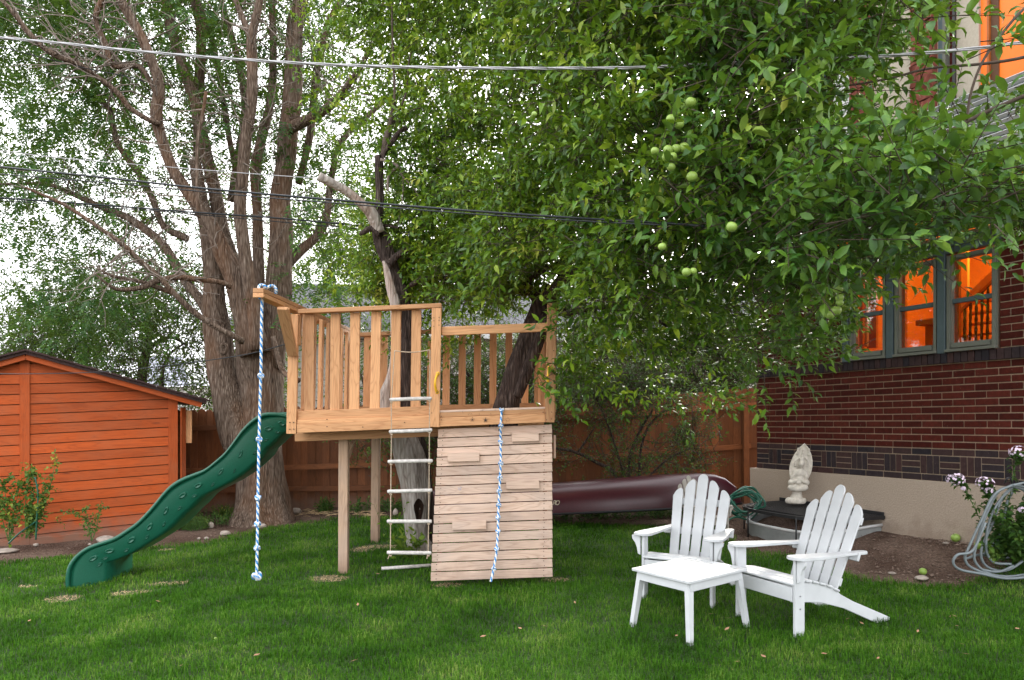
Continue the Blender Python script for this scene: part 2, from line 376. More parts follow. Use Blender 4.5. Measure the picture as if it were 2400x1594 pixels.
M['grass'] = leafmat('grass_blade', [(0, (.008, .036, .002)), (.35, (.028, .105, .005)), (.7, (.085, .215, .016)), (1, (.26, .33, .08))], .30, .7, .10, under=.0, tint=(.13, .27, .010))
M['bark'] = barkmat('furrowed_bark', [(.3, (.030, .020, .015)), (.6, (.125, .087, .064)), (1, (.25, .195, .155))], 1.0, 1.25, (.17, .070, .025))
M['bark_dark'] = barkmat('dark_apple_bark', [(.3, (.018, .013, .011)), (.7, (.062, .045, .038)), (1.1, (.13, .10, .085))], 1.0, 1.2)
M['bark_pale'] = barkmat('bleached_dead_wood', [(.25, (.10, .075, .055)), (.55, (.33, .29, .26)), (1, (.5, .46, .42))], .7, .9, (.30, .14, .07))
M['twig'] = simple('twig_bark', (.075, .055, .042), .9, .2, 30)
M['deadtwig'] = simple('dead_twig', (.19, .155, .13), .9, .2, 30)

# ================================================================== SETTING: ground, soil, lawn
def ground_sheet():
    xs = np.concatenate([[-300, -120, -60, -30, -20, -15], np.arange(-12, 12.01, .15), [15, 20, 30, 60, 120, 300]])
    ys = np.concatenate([[-200, -60, -20, -8, -3], np.arange(0, 20.01, .15), [25, 35, 60, 120, 300, 600]])
    X, Y = np.meshgrid(xs, ys); Z = zg_np(X, Y)
    rg = np.random.default_rng(3); bumpy = rg.normal(0, .006, X.shape); Z = Z + bumpy*((np.abs(X) < 12) & (Y > 0) & (Y < 20)) - .012
    n = len(xs); i = np.arange(len(ys)-1)[:, None]*n + np.arange(n-1)[None, :]
    i = i.ravel(); tr = np.concatenate([np.stack([i, i+1, i+n+1], 1), np.stack([i, i+n+1, i+n], 1)])
    me = fast('ground', np.stack([X.ravel(), Y.ravel(), Z.ravel()], 1), tr, True)
    m, nt, b, o = newmat('dry_soil'); c = coords(nt, rand=False)
    n1 = nd(nt, 'ShaderNodeTexNoise', Scale=2.2, Detail=8); n2 = nd(nt, 'ShaderNodeTexNoise', Scale=45, Detail=6); n3 = nd(nt, 'ShaderNodeTexVoronoi', Scale=38)
    for q in (n1, n2, n3): nt.links.new(c, q.inputs['Vector'])
    col = ramp(nt, n1.outputs[0], [(.35, (.10, .062, .046)), (.65, (.19, .13, .10))])
    col = mixc(nt, .8, col, ramp(nt, n2.outputs[0], [(.3, .45), (.7, 1.3)]), 'MULTIPLY')
    col = mixc(nt, ramp(nt, n3.outputs['Distance'], [(.10, .7), (.2, 0)]), col, (.34, .27, .22))
    nt.links.new(col, b.inputs['Base Color']); b.inputs['Roughness'].default_value = 1; b.inputs['Specular IOR Level'].default_value = .1
    h = nd(nt, 'ShaderNodeMath', operation='ADD'); nt.links.new(n2.outputs[0], h.inputs[0]); nt.links.new(n3.outputs['Distance'], h.inputs[1]); bump(nt, b, h.outputs[0], 1, .03)
    mobj('ground', me, m, kind='structure')
ground_sheet()

edge = [(-400, 1345), (-200, 1338), (0, 1322), (100, 1310), (200, 1302), (300, 1289), (400, 1279), (480, 1273), (560, 1252), (640, 1237), (700, 1229), (780, 1216), (850, 1212), (950, 1214), (1050, 1216), (1290, 1224), (1400, 1230), (1500, 1234), (1690, 1242), (1740, 1290), (1850, 1304), (1960, 1340), (2050, 1364), (2150, 1373), (2250, 1379), (2330, 1367), (2400, 1360), (2500, 1362), (2700, 1380)]
lawn_poly = [G(x, y)[:2] for x, y in edge] + [(6.5, 3.0), (6.5, -3), (-9, -3), (-9, 4)]
LP = np.array([tuple(p) for p in lawn_poly])
def in_lawn(x, y):
    ins = np.zeros(x.shape, bool); n = len(LP); j = n-1
    for i in range(n):
        xi, yi = LP[i]; xj, yj = LP[j]
        if yi != yj:
            c = ((yi > y) != (yj > y)) & (x < (xj-xi)*(y-yi)/(yj-yi)+xi); ins ^= c
        j = i
    return ins
# dry patches (x, y, rx, ry)
patches = [(G(148, 1406), .16, .10), (G(305, 1392), .20, .07), (G(395, 1370), .2, .06), (G(772, 1358), .20, .12), (G(1050, 1374), .14, .08), (G(1303, 1362), .14, .08), (G(900, 1283), .3, .1), (G(392, 1290), .1, .06), (G(65, 1377), .1, .04), (G(850, 1290), .15, .12)]
def lawn_sheet():
    xs = np.arange(-9, 7, .12); ys = np.arange(-1, 13, .12); X, Y = np.meshgrid(xs, ys); Z = zg_np(X, Y) + .004
    ins = in_lawn(X, Y); n = len(xs); i = (np.arange(len(ys)-1)[:, None]*n + np.arange(n-1)[None, :]).ravel()
    fi = ins.ravel(); i = i[fi[i] & fi[i+1] & fi[i+n] & fi[i+n+1]]
    tr = np.concatenate([np.stack([i, i+1, i+n+1], 1), np.stack([i, i+n+1, i+n], 1)])
    me = fast('lawn', np.stack([X.ravel(), Y.ravel(), Z.ravel()], 1), tr, True)
    m, nt, b, o = newmat('lawn_thatch'); c = coords(nt, rand=False)
    n1 = nd(nt, 'ShaderNodeTexNoise', Scale=60, Detail=5); nt.links.new(c, n1.inputs['Vector'])
    nt.links.new(ramp(nt, n1.outputs[0], [(.35, (.012, .028, .006)), (.7, (.05, .075, .02))]), b.inputs['Base Color']); b.inputs['Roughness'].default_value = 1
    bump(nt, b, n1.outputs[0], 1, .02)
    mobj('lawn', me, m, kind='structure')
lawn_sheet()

def grass():
    def samp(x0, x1, y0, y1, rho):
        n = int((x1-x0)*(y1-y0)*rho); return rng.uniform(x0, x1, n), rng.uniform(y0, y1, n)
    P = []
    for y0, y1, rho in ((3.2, 4.2, 3500), (4.2, 5.4, 8000), (5.4, 6.8, 5800), (6.8, 8.5, 3600), (8.5, 10.5, 2300), (10.5, 12.8, 1500)):
        w = .71*y1+.35; x, y = samp(-w, w, y0, y1, rho); P.append((x, y))
    x = np.concatenate([p[0] for p in P]); y = np.concatenate([p[1] for p in P])
    k = in_lawn(x, y) | (in_lawn(x+rng.normal(0, .06, x.size), y+rng.normal(0, .06, x.size)))
    for (c, rx, ry) in patches:
        ang = np.arctan2((y-c.y)/ry, (x-c.x)/rx); d = (((x-c.x)/rx)**2+((y-c.y)/ry/1.2)**2)/(1+.35*np.sin(ang*3+c.x*7)+.2*np.sin(ang*5+c.y*9))+rng.normal(0, .4, x.size); k &= (d > 1)
    x = x[k]; y = y[k]; n = x.size; z = zg_np(x, y)
    a = rng.uniform(0, 2*np.pi, n); cl = np.sin(x*9+np.sin(y*7)*2)*np.sin(y*11+np.sin(x*5)*2)
    L = rng.uniform(.026, .062, n)*(1+.30*cl)*(1+.02*(y-5)); w = rng.uniform(.0028, .0045, n)*(1+.13*np.clip(y-5, 0, 8))
    lean = np.abs(rng.normal(.55, .3, n)); dx = np.cos(a); dy = np.sin(a)
    b = np.stack([x, y, z], 1); side = np.stack([-dy, dx, np.zeros(n)], 1)*w[:, None]; D = np.stack([dx, dy, np.zeros(n)], 1); U = np.array([0, 0, 1.])
    h1 = b + D*(L*lean*.3)[:, None] + U*(L*.6)[:, None]; tip = b + D*(L*lean)[:, None] + U*(L*np.clip(1.0-.45*lean, .3, 1))[:, None]
    V = np.stack([b-side*.5, b+side*.5, h1-side*.45, h1+side*.45, tip], 1).reshape(-1, 3); o = np.arange(n)[:, None]*5
    T = np.concatenate([o+np.array([[0, 1, 3]]), o+np.array([[0, 3, 2]]), o+np.array([[2, 3, 4]])])
    mobj('lawn_grass', fast('grass', V, T), M['grass'], label='short dense green lawn grass filling the foreground', cat='grass', kind='stuff')
    # straw patches
    X, Y, A = [], [], []
    for (c, rx, ry) in patches:
        q = int(5200*rx*ry*3.1); r = np.sqrt(rng.uniform(0, 1, q)); t = rng.uniform(0, 6.28, q); X.append(c.x+rx*r*np.cos(t)); Y.append(c.y+ry*1.2*r*np.sin(t))
    x = np.concatenate(X); y = np.concatenate(Y); n = x.size; z = zg_np(x, y)+.008; a = rng.uniform(0, 6.28, n); L = rng.uniform(.02, .05, n)
    b = np.stack([x, y, z], 1); D = np.stack([np.cos(a), np.sin(a), rng.uniform(0, .35, n)], 1)*L[:, None]; S = np.stack([-np.sin(a), np.cos(a), np.zeros(n)], 1)*.0025
    V = np.stack([b-S, b+S, b+D], 1).reshape(-1, 3); T = np.arange(n*3).reshape(-1, 3)
    mobj('dry_grass_patches', fast('straw', V, T), M['straw'], label='small bare patches of dry straw-coloured grass in the lawn', cat='dry grass', kind='stuff')
grass()

# ================================================================== FENCE (back)
def fence():
    f = empty('board_fence', (0, 12.7, 0), label='long brown stained wooden board fence behind the play fort and canoe', cat='fence')
    def top(px): return float(np.interp(px, [400, 720, 1290, 1500, 1773, 2000], [962, 951, 945, 928, 908, 898]))
    def yy(px): return float(np.interp(px, [400, 600, 1500, 2000], [12.2, 12.6, 12.8, 13.0]))
    px = 405.0; i = 0
    while px < 1830:
        w = R.choice([.115, .125, .13, .14]); Y = yy(px); wp = w*F/Y
        zt = W(px, top(px), Y).z + R.uniform(-.012, .012); c = (px+wp/2-1200)/F*Y; lay = (i % 2)*.016
        zb = zg(c, Y)-.03; ht = zt-zb; hw = w/2
        pts = [(-hw, 0), (hw, 0), (hw, ht-.045), (hw-.022, ht-.012), (hw*.4, ht), (-hw*.4, ht), (-hw+.022, ht-.012), (-hw, ht-.045)]
        # local x = up so that the grain runs along the board
        prism('fence_board', [(q[1]-ht/2, -q[0]) for q in pts], .016, (c, Y+lay, zb+ht/2), (0, 0, 1), (1, 0, 0), (0, -1, 0), M['fence_wood'], f)
        px += wp*.97+.3; i += 1
    for (a, b_, dy) in ((405, 930, 0), (930, 1425, 0), (1425, 1760, 0), (1760, 1840, 0)):
        for rl in (0, 1, 2):
            def zr(p):
                t = W(p, top(p), yy(p)).z; return (t-.30, t-1.0, .28)[rl]
            Ya, Yb = yy(a)-.035, yy(b_)-.035
            board('rail', f, ((a-1200)/F*Ya, Ya, zr(a)), ((b_-1200)/F*Yb, Yb, zr(b_)), (0, 0, 1), .085, .038, M['fence_wood'])
    for p in (620, 1075, 1445, 1748):
        Y = yy(p)-.10; x = (p-1200)/F*Y; t = W(p, top(p), yy(p)).z
        board('fence_post', f, (x, Y, -.05), (x, Y, t-.25), (1, 0, 0), .089, .089, M['fence_wood'])
fence()

# ================================================================== SHED
def shed():
    Yr, Yl = 10.3, 10.3*(4400-412)/(4400+60)
    A = W(412, 0, Yr); A.z = 0; B = W(-60, 0, Yl); B.z = 0
    U = (B-A).normalized(); Lw = (B-A).length; N = Vector((U.y, -U.x, 0)); N = N if N.y < 0 else -N
    s = empty('garden_shed', (A.x, A.y, -.1), label='rust-stained wooden garden shed with a low gable and brown shingle roof', cat='shed')
    def s_of(px):
        a = (px-1200)/F; return (a*A.y-A.x)/(U.x-a*U.y)
    def pt(px, py, off=0):
        q = A+U*s_of(px); return Vector((q.x+N.x*off, q.y+N.y*off, CZ+(HZ-py)/F*q.y))
    # roof line (underside of rake): px -> py
    rx = [-60, 0, 62, 475]; ry = [866, 850, 832, 944]
    def roof_y(px): return float(np.interp(px, rx, ry))
    def line_y(px, k):     # k-th board joint, counted from the right end post
        yr = 958+k*21.75; return yr + (412-px)*(yr-796)/(4400-412)*1.0
    ext = 1200
    for seg, (a, b_) in enumerate(((398, 69), (48, -60))):
        for k in range(-6, 15):
            aa, bb = a, b_
            yt = [line_y(aa, k-1), line_y(bb, k-1)]; yb = [line_y(aa, k)-2.1, line_y(bb, k)-2.1]
            # clip by roof
            xs_ = np.linspace(aa, bb, 40); T = [max(np.interp(x, [bb, aa], yt[::-1]), roof_y(x)+6) for x in xs_]; Bq = [np.interp(x, [bb, aa], yb[::-1]) for x in xs_]
            ok = [i for i in range(40) if Bq[i]-T[i] > .6]
            if len(ok) < 3: continue
            i0, i1 = ok[0], ok[-1]; outline = [(xs_[i], Bq[i]) for i in (i0, i1)]
            tops = [(xs_[i], T[i]) for i in ok][::-1]; keep = [tops[0]] + [tops[j] for j in range(1, len(tops)-1) if abs((tops[j][1]-tops[j-1][1])-(tops[j+1][1]-tops[j][1])) > .02] + [tops[-1]]
            pts3 = [pt(x, y) for x, y in outline+keep]; O = pts3[0].copy()
            L2 = [((p-O).dot(U), p.z-O.z) for p in pts3]
            # boards tilt a hair: top tucked in
            m = pymesh('siding_board', [(q[0], q[1], .012 if j < 2 else .006) for j, q in enumerate(L2)]+[(q[0], q[1], -.012) for q in L2], [tuple(range(len(L2)))]+[tuple(range(2*len(L2)-1, len(L2)-1, -1))]+[((j+1) % len(L2), j, j+len(L2), (j+1) % len(L2)+len(L2)) for j in range(len(L2))])
            bmm = bmesh.new(); bmm.from_mesh(m); bmesh.ops.recalc_face_normals(bmm, faces=bmm.faces[:]); bmm.to_mesh(m); bmm.free()
            V = Vector((0, 0, 1)); NN = N
            Mx = Matrix(((U.x, 0, NN.x, O.x), (U.y, 0, NN.y, O.y), (0, 1, 0, O.z), (0, 0, 0, 1)))
            mobj('siding_board', m, M['shed_wood'], s, Mx)
    # battens / corner boards
    for a, y0 in ((58.5, 842), (405.5, 930)):
        Yq = (A+U*s_of(a)).y; board('corner_board' if a > 100 else 'batten', s, pt(a, y0, .022), pt(a, 1290 if a < 100 else 1245, .022), U, 20/F*Yq, .024, M['shed_wood'])
    board('skirt_board', s, pt(398, 1238, .02), pt(-60, 1286, .02), (0, 0, 1), .12, .02, M['shed_wood'])
    # body behind, side wall to the right (in shade)
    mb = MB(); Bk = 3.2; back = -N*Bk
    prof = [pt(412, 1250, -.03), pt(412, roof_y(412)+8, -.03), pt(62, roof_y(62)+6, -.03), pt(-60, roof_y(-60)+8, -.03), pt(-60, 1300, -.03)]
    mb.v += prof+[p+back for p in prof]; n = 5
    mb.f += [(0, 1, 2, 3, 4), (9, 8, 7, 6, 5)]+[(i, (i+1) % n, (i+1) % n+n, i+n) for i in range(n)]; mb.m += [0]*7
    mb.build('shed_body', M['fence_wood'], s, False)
    board('side_board', s, pt(413, 955)+Vector((.05, .1, 0)), pt(413, 1235)+Vector((.05, .1, 0)), (0, 1, 0), .14, .02, M['shed_wood'])
    board('side_board', s, pt(424, 962)+Vector((.03, .18, 0)), pt(424, 1040)+Vector((.03, .18, 0)), (1, 0, 0), .09, .02, M['cedar'])
    # rake boards and roof slabs
    ridge = pt(62, 832, .13); eR = pt(470, 944, .13); eL = pt(-60, 866, .13)
    for a, b_ in ((ridge, eR), (ridge, eL)):
        board('rake_board', s, a-Vector((0, 0, .03)), b_-Vector((0, 0, .03)), (0, 0, 1), .075, .03, M['shed_wood'])
        mb = MB(); up = Vector((0, 0, .045)); o0 = N*.05
        d = (b_-a).normalized()
        q = [a+up+o0, b_+up+o0+d*.06, b_+up+o0+d*.06-N*3.5, a+up+o0-N*3.5]; mb.v += q+[p-Vector((0, 0, .045)) for p in q]
        mb.f += [(0, 1, 2, 3), (7, 6, 5, 4)]+[(i, (i+1) % 4, (i+1) % 4+4, i+4) for i in range(4)]; mb.m += [0]*6
        mb.build('roof_slope', M['roof_brown'], s, False)
        # shingle edge tabs along the rake
        tb = MB(); Ls = (b_-a).length; k = 0
        while k*.14 < Ls:
            tb.box(a+d*(k*.14+.07)+up+o0+N*.01+Vector((0, 0, .008+.004*(k % 2))), .135, .05, .022, (d, N, Vector((0, 0, 1)))); k += 1
        tb.build('shingle', M['roof_brown'], s, False, kind='stuff')
shed()

# ================================================================== NEIGHBOUR HOUSES (far)
def neighbour():
    h = empty('sided_house', (2.5, 21, 0), label='pale lap-sided neighbour house with grey shingle roof behind the fort', cat='house')
    Y = 20.0; x0, x1 = W(560, 0, Y).x, W(1770, 0, Y).x
    def ze(px): return W(px, float(np.interp(px, [560, 650, 1511, 1800], [773, 775, 791, 797])), Y).z
    zt = ze(900)
    n = 26
    for k in range(n):
        z = zt-.30-k*.155
        board('siding_board', h, (x0, Y+.01, z+.08), (x1, Y+.01, z-.12), (0, .12, 1), .165, .012, M['siding'])
    mb = MB(); mb.box(((x0+x1)/2, Y+3, 1.6), x1-x0, 5.9, 3.4); mb.build('house_body', M['siding'], h, False)
    board('gutter', h, (x0-.3, Y-.35, ze(560)-.06), (x1+.3, Y-.35, ze(1800)-.06), (0, 0, 1), .17, .12, M['trim_white'])
    board('soffit', h, (x0-.3, Y-.15, ze(560)-.16), (x1+.3, Y-.15, ze(1800)-.16), (0, 1, 0), .4, .02, M['siding'])
    # shingle courses (each a long overlapping row)
    a0 = Vector((x0-.3, Y-.40, ze(560)+.03)); a1 = Vector((x1+.3, Y-.40, ze(1800)+.03)); sl = Vector((0, 3.6, 1.75)); ns = 26
    for k in range(ns):
        p = sl*(k/ns); board('shingle_course', h, a0+p+Vector((0, .08, .04)), a1+p+Vector((0, .08, .04)), sl, sl.length/ns*1.25, .018, M['shingle'], 0)
    mb = MB(); q = [a0-Vector((0, 0, .04)), a1-Vector((0, 0, .04)), a1+sl-Vector((0, 0, .04)), a0+sl-Vector((0, 0, .04)), a0+Vector((0, 7.5, -.1)), a1+Vector((0, 7.5, -.1))]
    mb.v += q; mb.f += [(0, 1, 2, 3), (3, 2, 5, 4), (0, 3, 4), (1, 5, 2)]; mb.m += [0]*4; mb.build('roof_deck', M['shingle'], h, False)
    g = empty('far_house', (-12, 26, 0), label='distant house with pale grey roof glimpsed between trees above the shed', cat='house')
    mb = MB(); Y = 26
    c = [W(330, 905, Y), W(445, 905, Y), W(425, 835, Y+3), W(350, 835, Y+3)]; mb.v += c; mb.f += [(0, 1, 2, 3)]; mb.m += [0]; mb.build('roof', simple('pale_shingles', (.30, .31, .36), .9, .25, 30), g, False)
    mb = MB(); mb.box((W(388, 0, Y).x, Y+2, 1.2), 1.8, 3.8, 2.4); mb.build('wall', M['siding'], g, False)
    k = empty('gabled_house', (6.5, 24, 0), label='light grey sided house glimpsed beside the brick wall above the hedge', cat='house')
    Y = 23.0
    for q in range(20):
        z = W(0, 745+q*13, Y).z; board('siding_board', k, (W(1575, 0, Y).x, Y, z), (W(1900, 0, Y).x, Y, z-.35), (0, .1, 1), .18, .014, simple('lilac_siding', (.42, .42, .46), .6, .05) if q == 0 else bpy.data.materials['lilac_siding'])
    mb = MB(); mb.v += [W(1560, 752, Y-.3), W(1900, 758, Y-.3), W(1900, 700, Y+2.5), W(1600, 690, Y+2.5)]; mb.f += [(0, 1, 2, 3)]; mb.m += [0]; mb.build('roof', M['shingle'], k, False)
neighbour()

# ================================================================== BRICK HOUSE
def brick_house():
    h = empty('brick_house', HO, label='dark red brick house with basket-weave band and lit triple window', cat='house')
    TL = .0171
    def S(px, off=0, O=HO):
        o = O+HN*off; a = (px-1200)/F; return (a*o.y-o.x)/(HU.x-a*HU.y)
    def P(s, z, off=0, O=HO): return Vector((O.x, O.y, 0))+HU*s+HN*off+Vector((0, 0, z+TL*s))
    AX = ((HU+Vector((0, 0, TL))).normalized(), HN, Vector((0, 0, 1)))
    def frameM(c):
        u, n, z = AX; z = u.cross(n)*-1; 
        return Matrix(((u.x, n.x, z.x, c.x), (u.y, n.y, z.y, c.y), (u.z, n.z, z.z, c.z), (0, 0, 0, 1)))
    SE = 5.4; s0, s1 = 1.48, 3.37; zw0, zw1 = 2.163, 3.19; ztop = 3.42
    # mortar backing panels
    def panel(name, sa, sb, za, zb, off, th, mat):
        c = P((sa+sb)/2, (za+zb)/2, off-th/2); me = box_mesh(sb-sa, th, zb-za, 0).copy(); me.materials.clear(); me.materials.append(mat); return mobj(name, me, None, h, frameM(c))
    panel('wall', 0, SE, .70, zw0-.012, -.008, .25, M['mortar']); panel('wall', 0, s0, zw0-.012, ztop, -.008, .25, M['mortar'])
    panel('wall', s1, SE, zw0-.012, ztop, -.008, .25, M['mortar']); panel('wall', s0, s1, zw1+.14, ztop, -.008, .25, M['mortar'])
    panel('foundation', -.06, SE, -.2, .776, .06, .3, M['stucco'])
    red = []; dark = []
    CH = .0757; BL = .24
    def row(z0, k, sa, sb, out):
        s = -((k % 2)*BL/2) + R.uniform(-.004, .004)
        while s < sb:
            a = max(s+.006, sa); b_ = min(s+BL-.006, sb)
            if b_-a > .03: out.append((a, b_, z0+.006, z0+CH-.006, R.uniform(-.0015, .003)))
            s += BL
    for k in range(12): row(1.131+k*CH, k, 0, 4.6, red)
    for k in range(17):
        z = zw0+k*CH
        if z+CH > ztop+.02: break
        row(z, k, 0, s0-.01, red); row(z, k+1, s1+.005, 4.6, red)
    row(1.131-CH, 0, 0, 4.6, dark); row(.776, 1, 0, 4.6, dark)
    s = 0; w = .0745
    while s < 4.6:                                             # soldier sill course, slightly proud
        dark.append((s+.004, min(s+w-.005, 4.6), 2.045, 2.157, .022+R.uniform(-.002, .002))); s += w
    s = 0; zb = .776+CH; zt = 1.131-CH; hgt = zt-zb
    while s < 4.6:                                             # basket weave
        for j in range(3): dark.append((s+.006, s+.224, zb+j*hgt/3+.005, zb+(j+1)*hgt/3-.005, R.uniform(-.001, .002)))
        for j in range(3): dark.append((s+.23+j*.075+.005, s+.23+(j+1)*.075-.005, zb+.005, zt-.005, R.uniform(-.001, .002)))
        s += .455
    meshes = {}
    def place(lst, name, mat, stuffname):
        lst.sort(key=lambda b: -(b[0] if b[0] < 3.7 else b[0]-9))
        for i, (a, b_, z0, z1, pr) in enumerate(lst):
            if i < 300:
                key = (round((b_-a), 3), round(z1-z0, 3), name)
                if key not in meshes:
                    m_ = box_mesh(round(b_-a, 3), .05, round(z1-z0, 3), .003).copy(); m_.materials.clear(); m_.materials.append(mat); meshes[key] = m_
                mobj(name, meshes[key], None, h, frameM(P((a+b_)/2, (z0+z1)/2, -.025+.002+pr)))
        rest = lst[300:]
        if rest:
            mb = MB()
            for (a, b_, z0, z1, pr) in rest: mb.box(P((a+b_)/2, (z0+z1)/2, -.023+pr), b_-a, .05, z1-z0, AX)
            mb.build(stuffname, mat, h, False, kind='stuff')
    place(red, 'brick', M['brick'], 'brickwork'); place(dark, 'dark_brick', M['dbrick'], 'dark_brickwork')
    # window group
    def bar(name, par, sa, za, sb, zb_, wdt, th, off, mat):
        return board(name, par, P(sa, za, off), P(sb, zb_, off), HN.cross(P(sb, zb_)-P(sa, za)), wdt, th, mat)
    for a, b_ in ((1977, 1991), (2080, 2096), (2200, 2218)):
        sa, sb = S(a), S(b_); bar('window_post', h, (sa+sb)/2, zw0-.01, (sa+sb)/2, zw1+.06, sb-sa, .10, -.02, M['frame_blue'])
    bar('header_trim', h, s0-.02, zw1+.10, s1+.02, zw1+.10, .16, .09, -.02, M['frame_blue'])
    for a, b_ in ((1992, 2079), (2097, 2199), (2219, 2338)):
        sa, sb = S(a), S(b_); fw = .055
        mb = MB()
        for (ca, cb, za_, zb_) in ((sa, sa+fw, zw0, zw1), (sb-fw, sb, zw0, zw1), (sa+fw, sb-fw, zw1-fw, zw1-.002), (sa+fw, sb-fw, zw0+.03, zw0+.095)):
            mb.box(P((ca+cb)/2, (za_+zb_)/2, -.025), cb-ca, .06, zb_-za_, AX)
            gx = .012; mb.box(P((ca+cb)/2, (za_+zb_)/2, .012), max(.01, cb-ca-gx*2), .02, max(.01, zb_-za_-gx*2), AX)
        wnd = mb.build('window', M['frame_grey'], h, False)
        bar('sill', wnd, sa, zw0+.012, sb, zw0+.012, .03, .10, -.005, M['frame_grey'])
        bar('meeting_rail', wnd, sa+fw, 2.70, sb-fw, 2.70, .05, .045, -.03, M['frame_blue'])
        for z0, z1 in ((zw0+.095, 2.675), (2.725, zw1-fw)):
            c = P((sa+sb)/2, (z0+z1)/2, -.045); me = box_mesh(sb-sa-2*fw, .005, z1-z0, 0).copy(); me.materials.clear(); me.materials.append(M['glass']); mobj('pane', me, None, wnd, frameM(c))
    # eave, gutter, soffit and lower roof
    for nm, z0, off, wdt, th, mt in (('fascia', 3.50, .02, .16, .03, M['frame_blue']), ('gutter', 3.58, .42, .10, .11, M['trim_white'])):
        board(nm, h, P(-.3, z0, off), P(6.0, z0, off), (0, 0, 1), wdt, th, mt)
    board('soffit', h, P(-.3, 3.47, .2), P(6.0, 3.47, .2), HN, .45, .02, M['frame_blue'])
    mb = MB(); mb.v += [P(-.4, 3.62, .48), P(6, 3.62, .48), P(6, 4.1, -.95), P(-.4, 4.1, -.95)]; mb.f += [(0, 1, 2, 3)]; mb.m += [0]; mb.build('lower_roof', M['roof_brown'], h, False)
    # back volume (plain, closes the house)
    c = P(3, 1.7, -2.6); 
    mb = MB(); mb.box(P(-.0+.06, 1.75, -2.0), .1, 3.6, 3.4, AX); mb.build('end_wall', M['stucco'], h, False)
    # room behind the windows
    def rp(name, sa, sb, za, zb, oa, ob, mat):
        mb = MB(); mb.box(P((sa+sb)/2, (za+zb)/2, (oa+ob)/2), sb-sa, abs(ob-oa), zb-za, AX); return mb.build(name, mat, h, False)
    rp('room_wall', .8, 5.2, 1.2, 3.9, -2.9, -2.8, M['room']); rp('room_floor', .8, 5.2, 1.2, 1.3, -.27, -2.8, M['room_dark']); rp('room_ceiling', .8, 5.2, 3.8, 3.9, -.27, -2.8, M['room'])
    rp('room_wall', .7, .8, 1.2, 3.9, -.27, -2.8, M['room']); rp('room_wall', 5.2, 5.3, 1.2, 3.9, -.27, -2.8, M['room'])
    def RY(px, py, off):       # point seen through the glass on a plane parallel to the wall, off metres inside
        s = S(px, -off); o = PH0(s, off); return Vector((o.x, o.y, CZ+(HZ-py)/F*o.y))
    def PH0(s, off): return Vector((HO.x, HO.y, 0))+HU*s-HN*off
    def quad(name, px0, px1, py0, py1, off, mat, th=.04):
        a, b_ = RY(px0, py0, off), RY(px1, py1, off); mb = MB(); c = (a+b_)/2; mb.box(c, (b_-a).to_2d().length, th, abs(a.z-b_.z), AX); return mb.build(name, mat, h, False)
    quad('curtain', 2016, 2024, 600, 830, .45, M['room_dark']); quad('door_frame', 2023, 2034, 640, 812, .9, M['siding']); quad('bookcase', 2034, 2056, 640, 815, 1.0, M['room_dark'])
    quad('curtain', 2098, 2124, 560, 830, .5, M['room_dark']); quad('cabinet', 2171, 2230, 757, 835, .9, M['room_dark']); quad('cabinet_top', 2165, 2235, 752, 757, .86, M['room_dark'], .3)
    quad('curtain', 2226, 2250, 560, 830, .5, M['room_dark']); quad('wall_panel', 2252, 2270, 560, 830, 1.3, M['room'])
    board('stair_handrail', h, RY(2232, 735, 1.1), RY(2352, 622, 1.1), (0, 0, 1), .085, .06, M['room']); board('stair_handrail', h, RY(2232, 748, 1.1), RY(2352, 635, 1.1), (0, 0, 1), .03, .05, M['room_dark'])
    for k in range(8):
        x = 2262+k*13.5; top = 722-(x-2245)*.94; t_, b_ = RY(x, top, 1.1), RY(x-2, 798, 1.1); mb = MB()
        mb.tube([t_.lerp(b_, j/14) for j in range(15)], [.010+.009*abs(math.sin(j*1.1+k)) for j in range(15)], 6); mb.build('baluster', M['iron'], h)
    for k in range(4): quad('stair_tread', 2256, 2350, 788-k*26, 780-k*26, 1.25+.25*k, M['room_dark'], .25)
    lm = empty('ceiling_lamp', P(2.6, 3.70, -1.2), label='warm lamp lit on the ceiling inside the brick house', cat='lamp')
    mb = MB(); c = P(2.6, 3.70, -1.2); mb.tube([c+Vector((0, 0, .08)), c+Vector((0, 0, .03)), c, c-Vector((0, 0, .05))], [.03, .10, .11, .04], 14); mb.build('lamp_shade', emis('lamp_glow', (1, .55, .2), 1.0), lm)
    for i, (s, z, o_, e) in enumerate(((2.6, 3.55, -1.2, 8.5), (3.4, 3.6, -.75, 2.0), (1.6, 3.5, -1.7, 3.0))):
        ld = bpy.data.lights.new('room_lamp', 'POINT'); ld.energy = e; ld.color = (1, .36, .065); ld.shadow_soft_size = .15
        lo = bpy.data.objects.new('room_lamp', ld); link(lo, None, Matrix.Translation(P(s, z, o_)))
    # ---------------- upper storey, set back
    O2 = HO-HN*.9
    def P2(s, z, off=0): return P(s, z, off, O2)
    def S2(px): return S(px, 0, O2)
    def blk(name, pa, pb, za, zb, off, th, mat, par=h):
        sa, sb = S2(pa), S2(pb); mb = MB(); mb.box(P2((sa+sb)/2, (za+zb)/2, off-th/2), sb-sa, th, zb-za, AX); return mb.build(name, mat, par, False)
    blk('upper_wall', 1884, 1912, 3.9, 9, 0, .3, M['brick'])
    blk('upper_wall', 2048, 2142, 3.9, 9, -.01, .3, M['stucco_up'])
    blk('window_frame', 1912, 1922, 3.9, 9, -.04, .1, M['frame_blue']); blk('window_frame', 1936, 1942, 3.9, 9, -.06, .1, M['brick'])
    g = blk('window_glass', 1942, 1986, 4.2, 9, -.09, .02, M['trim_white']); 
    blk('lit_reveal', 1986, 1999, 3.9, 9, -.08, .03, M['lit']); blk('spandrel', 1912, 2000, 3.9, 4.3, -.03, .1, M['brick'])
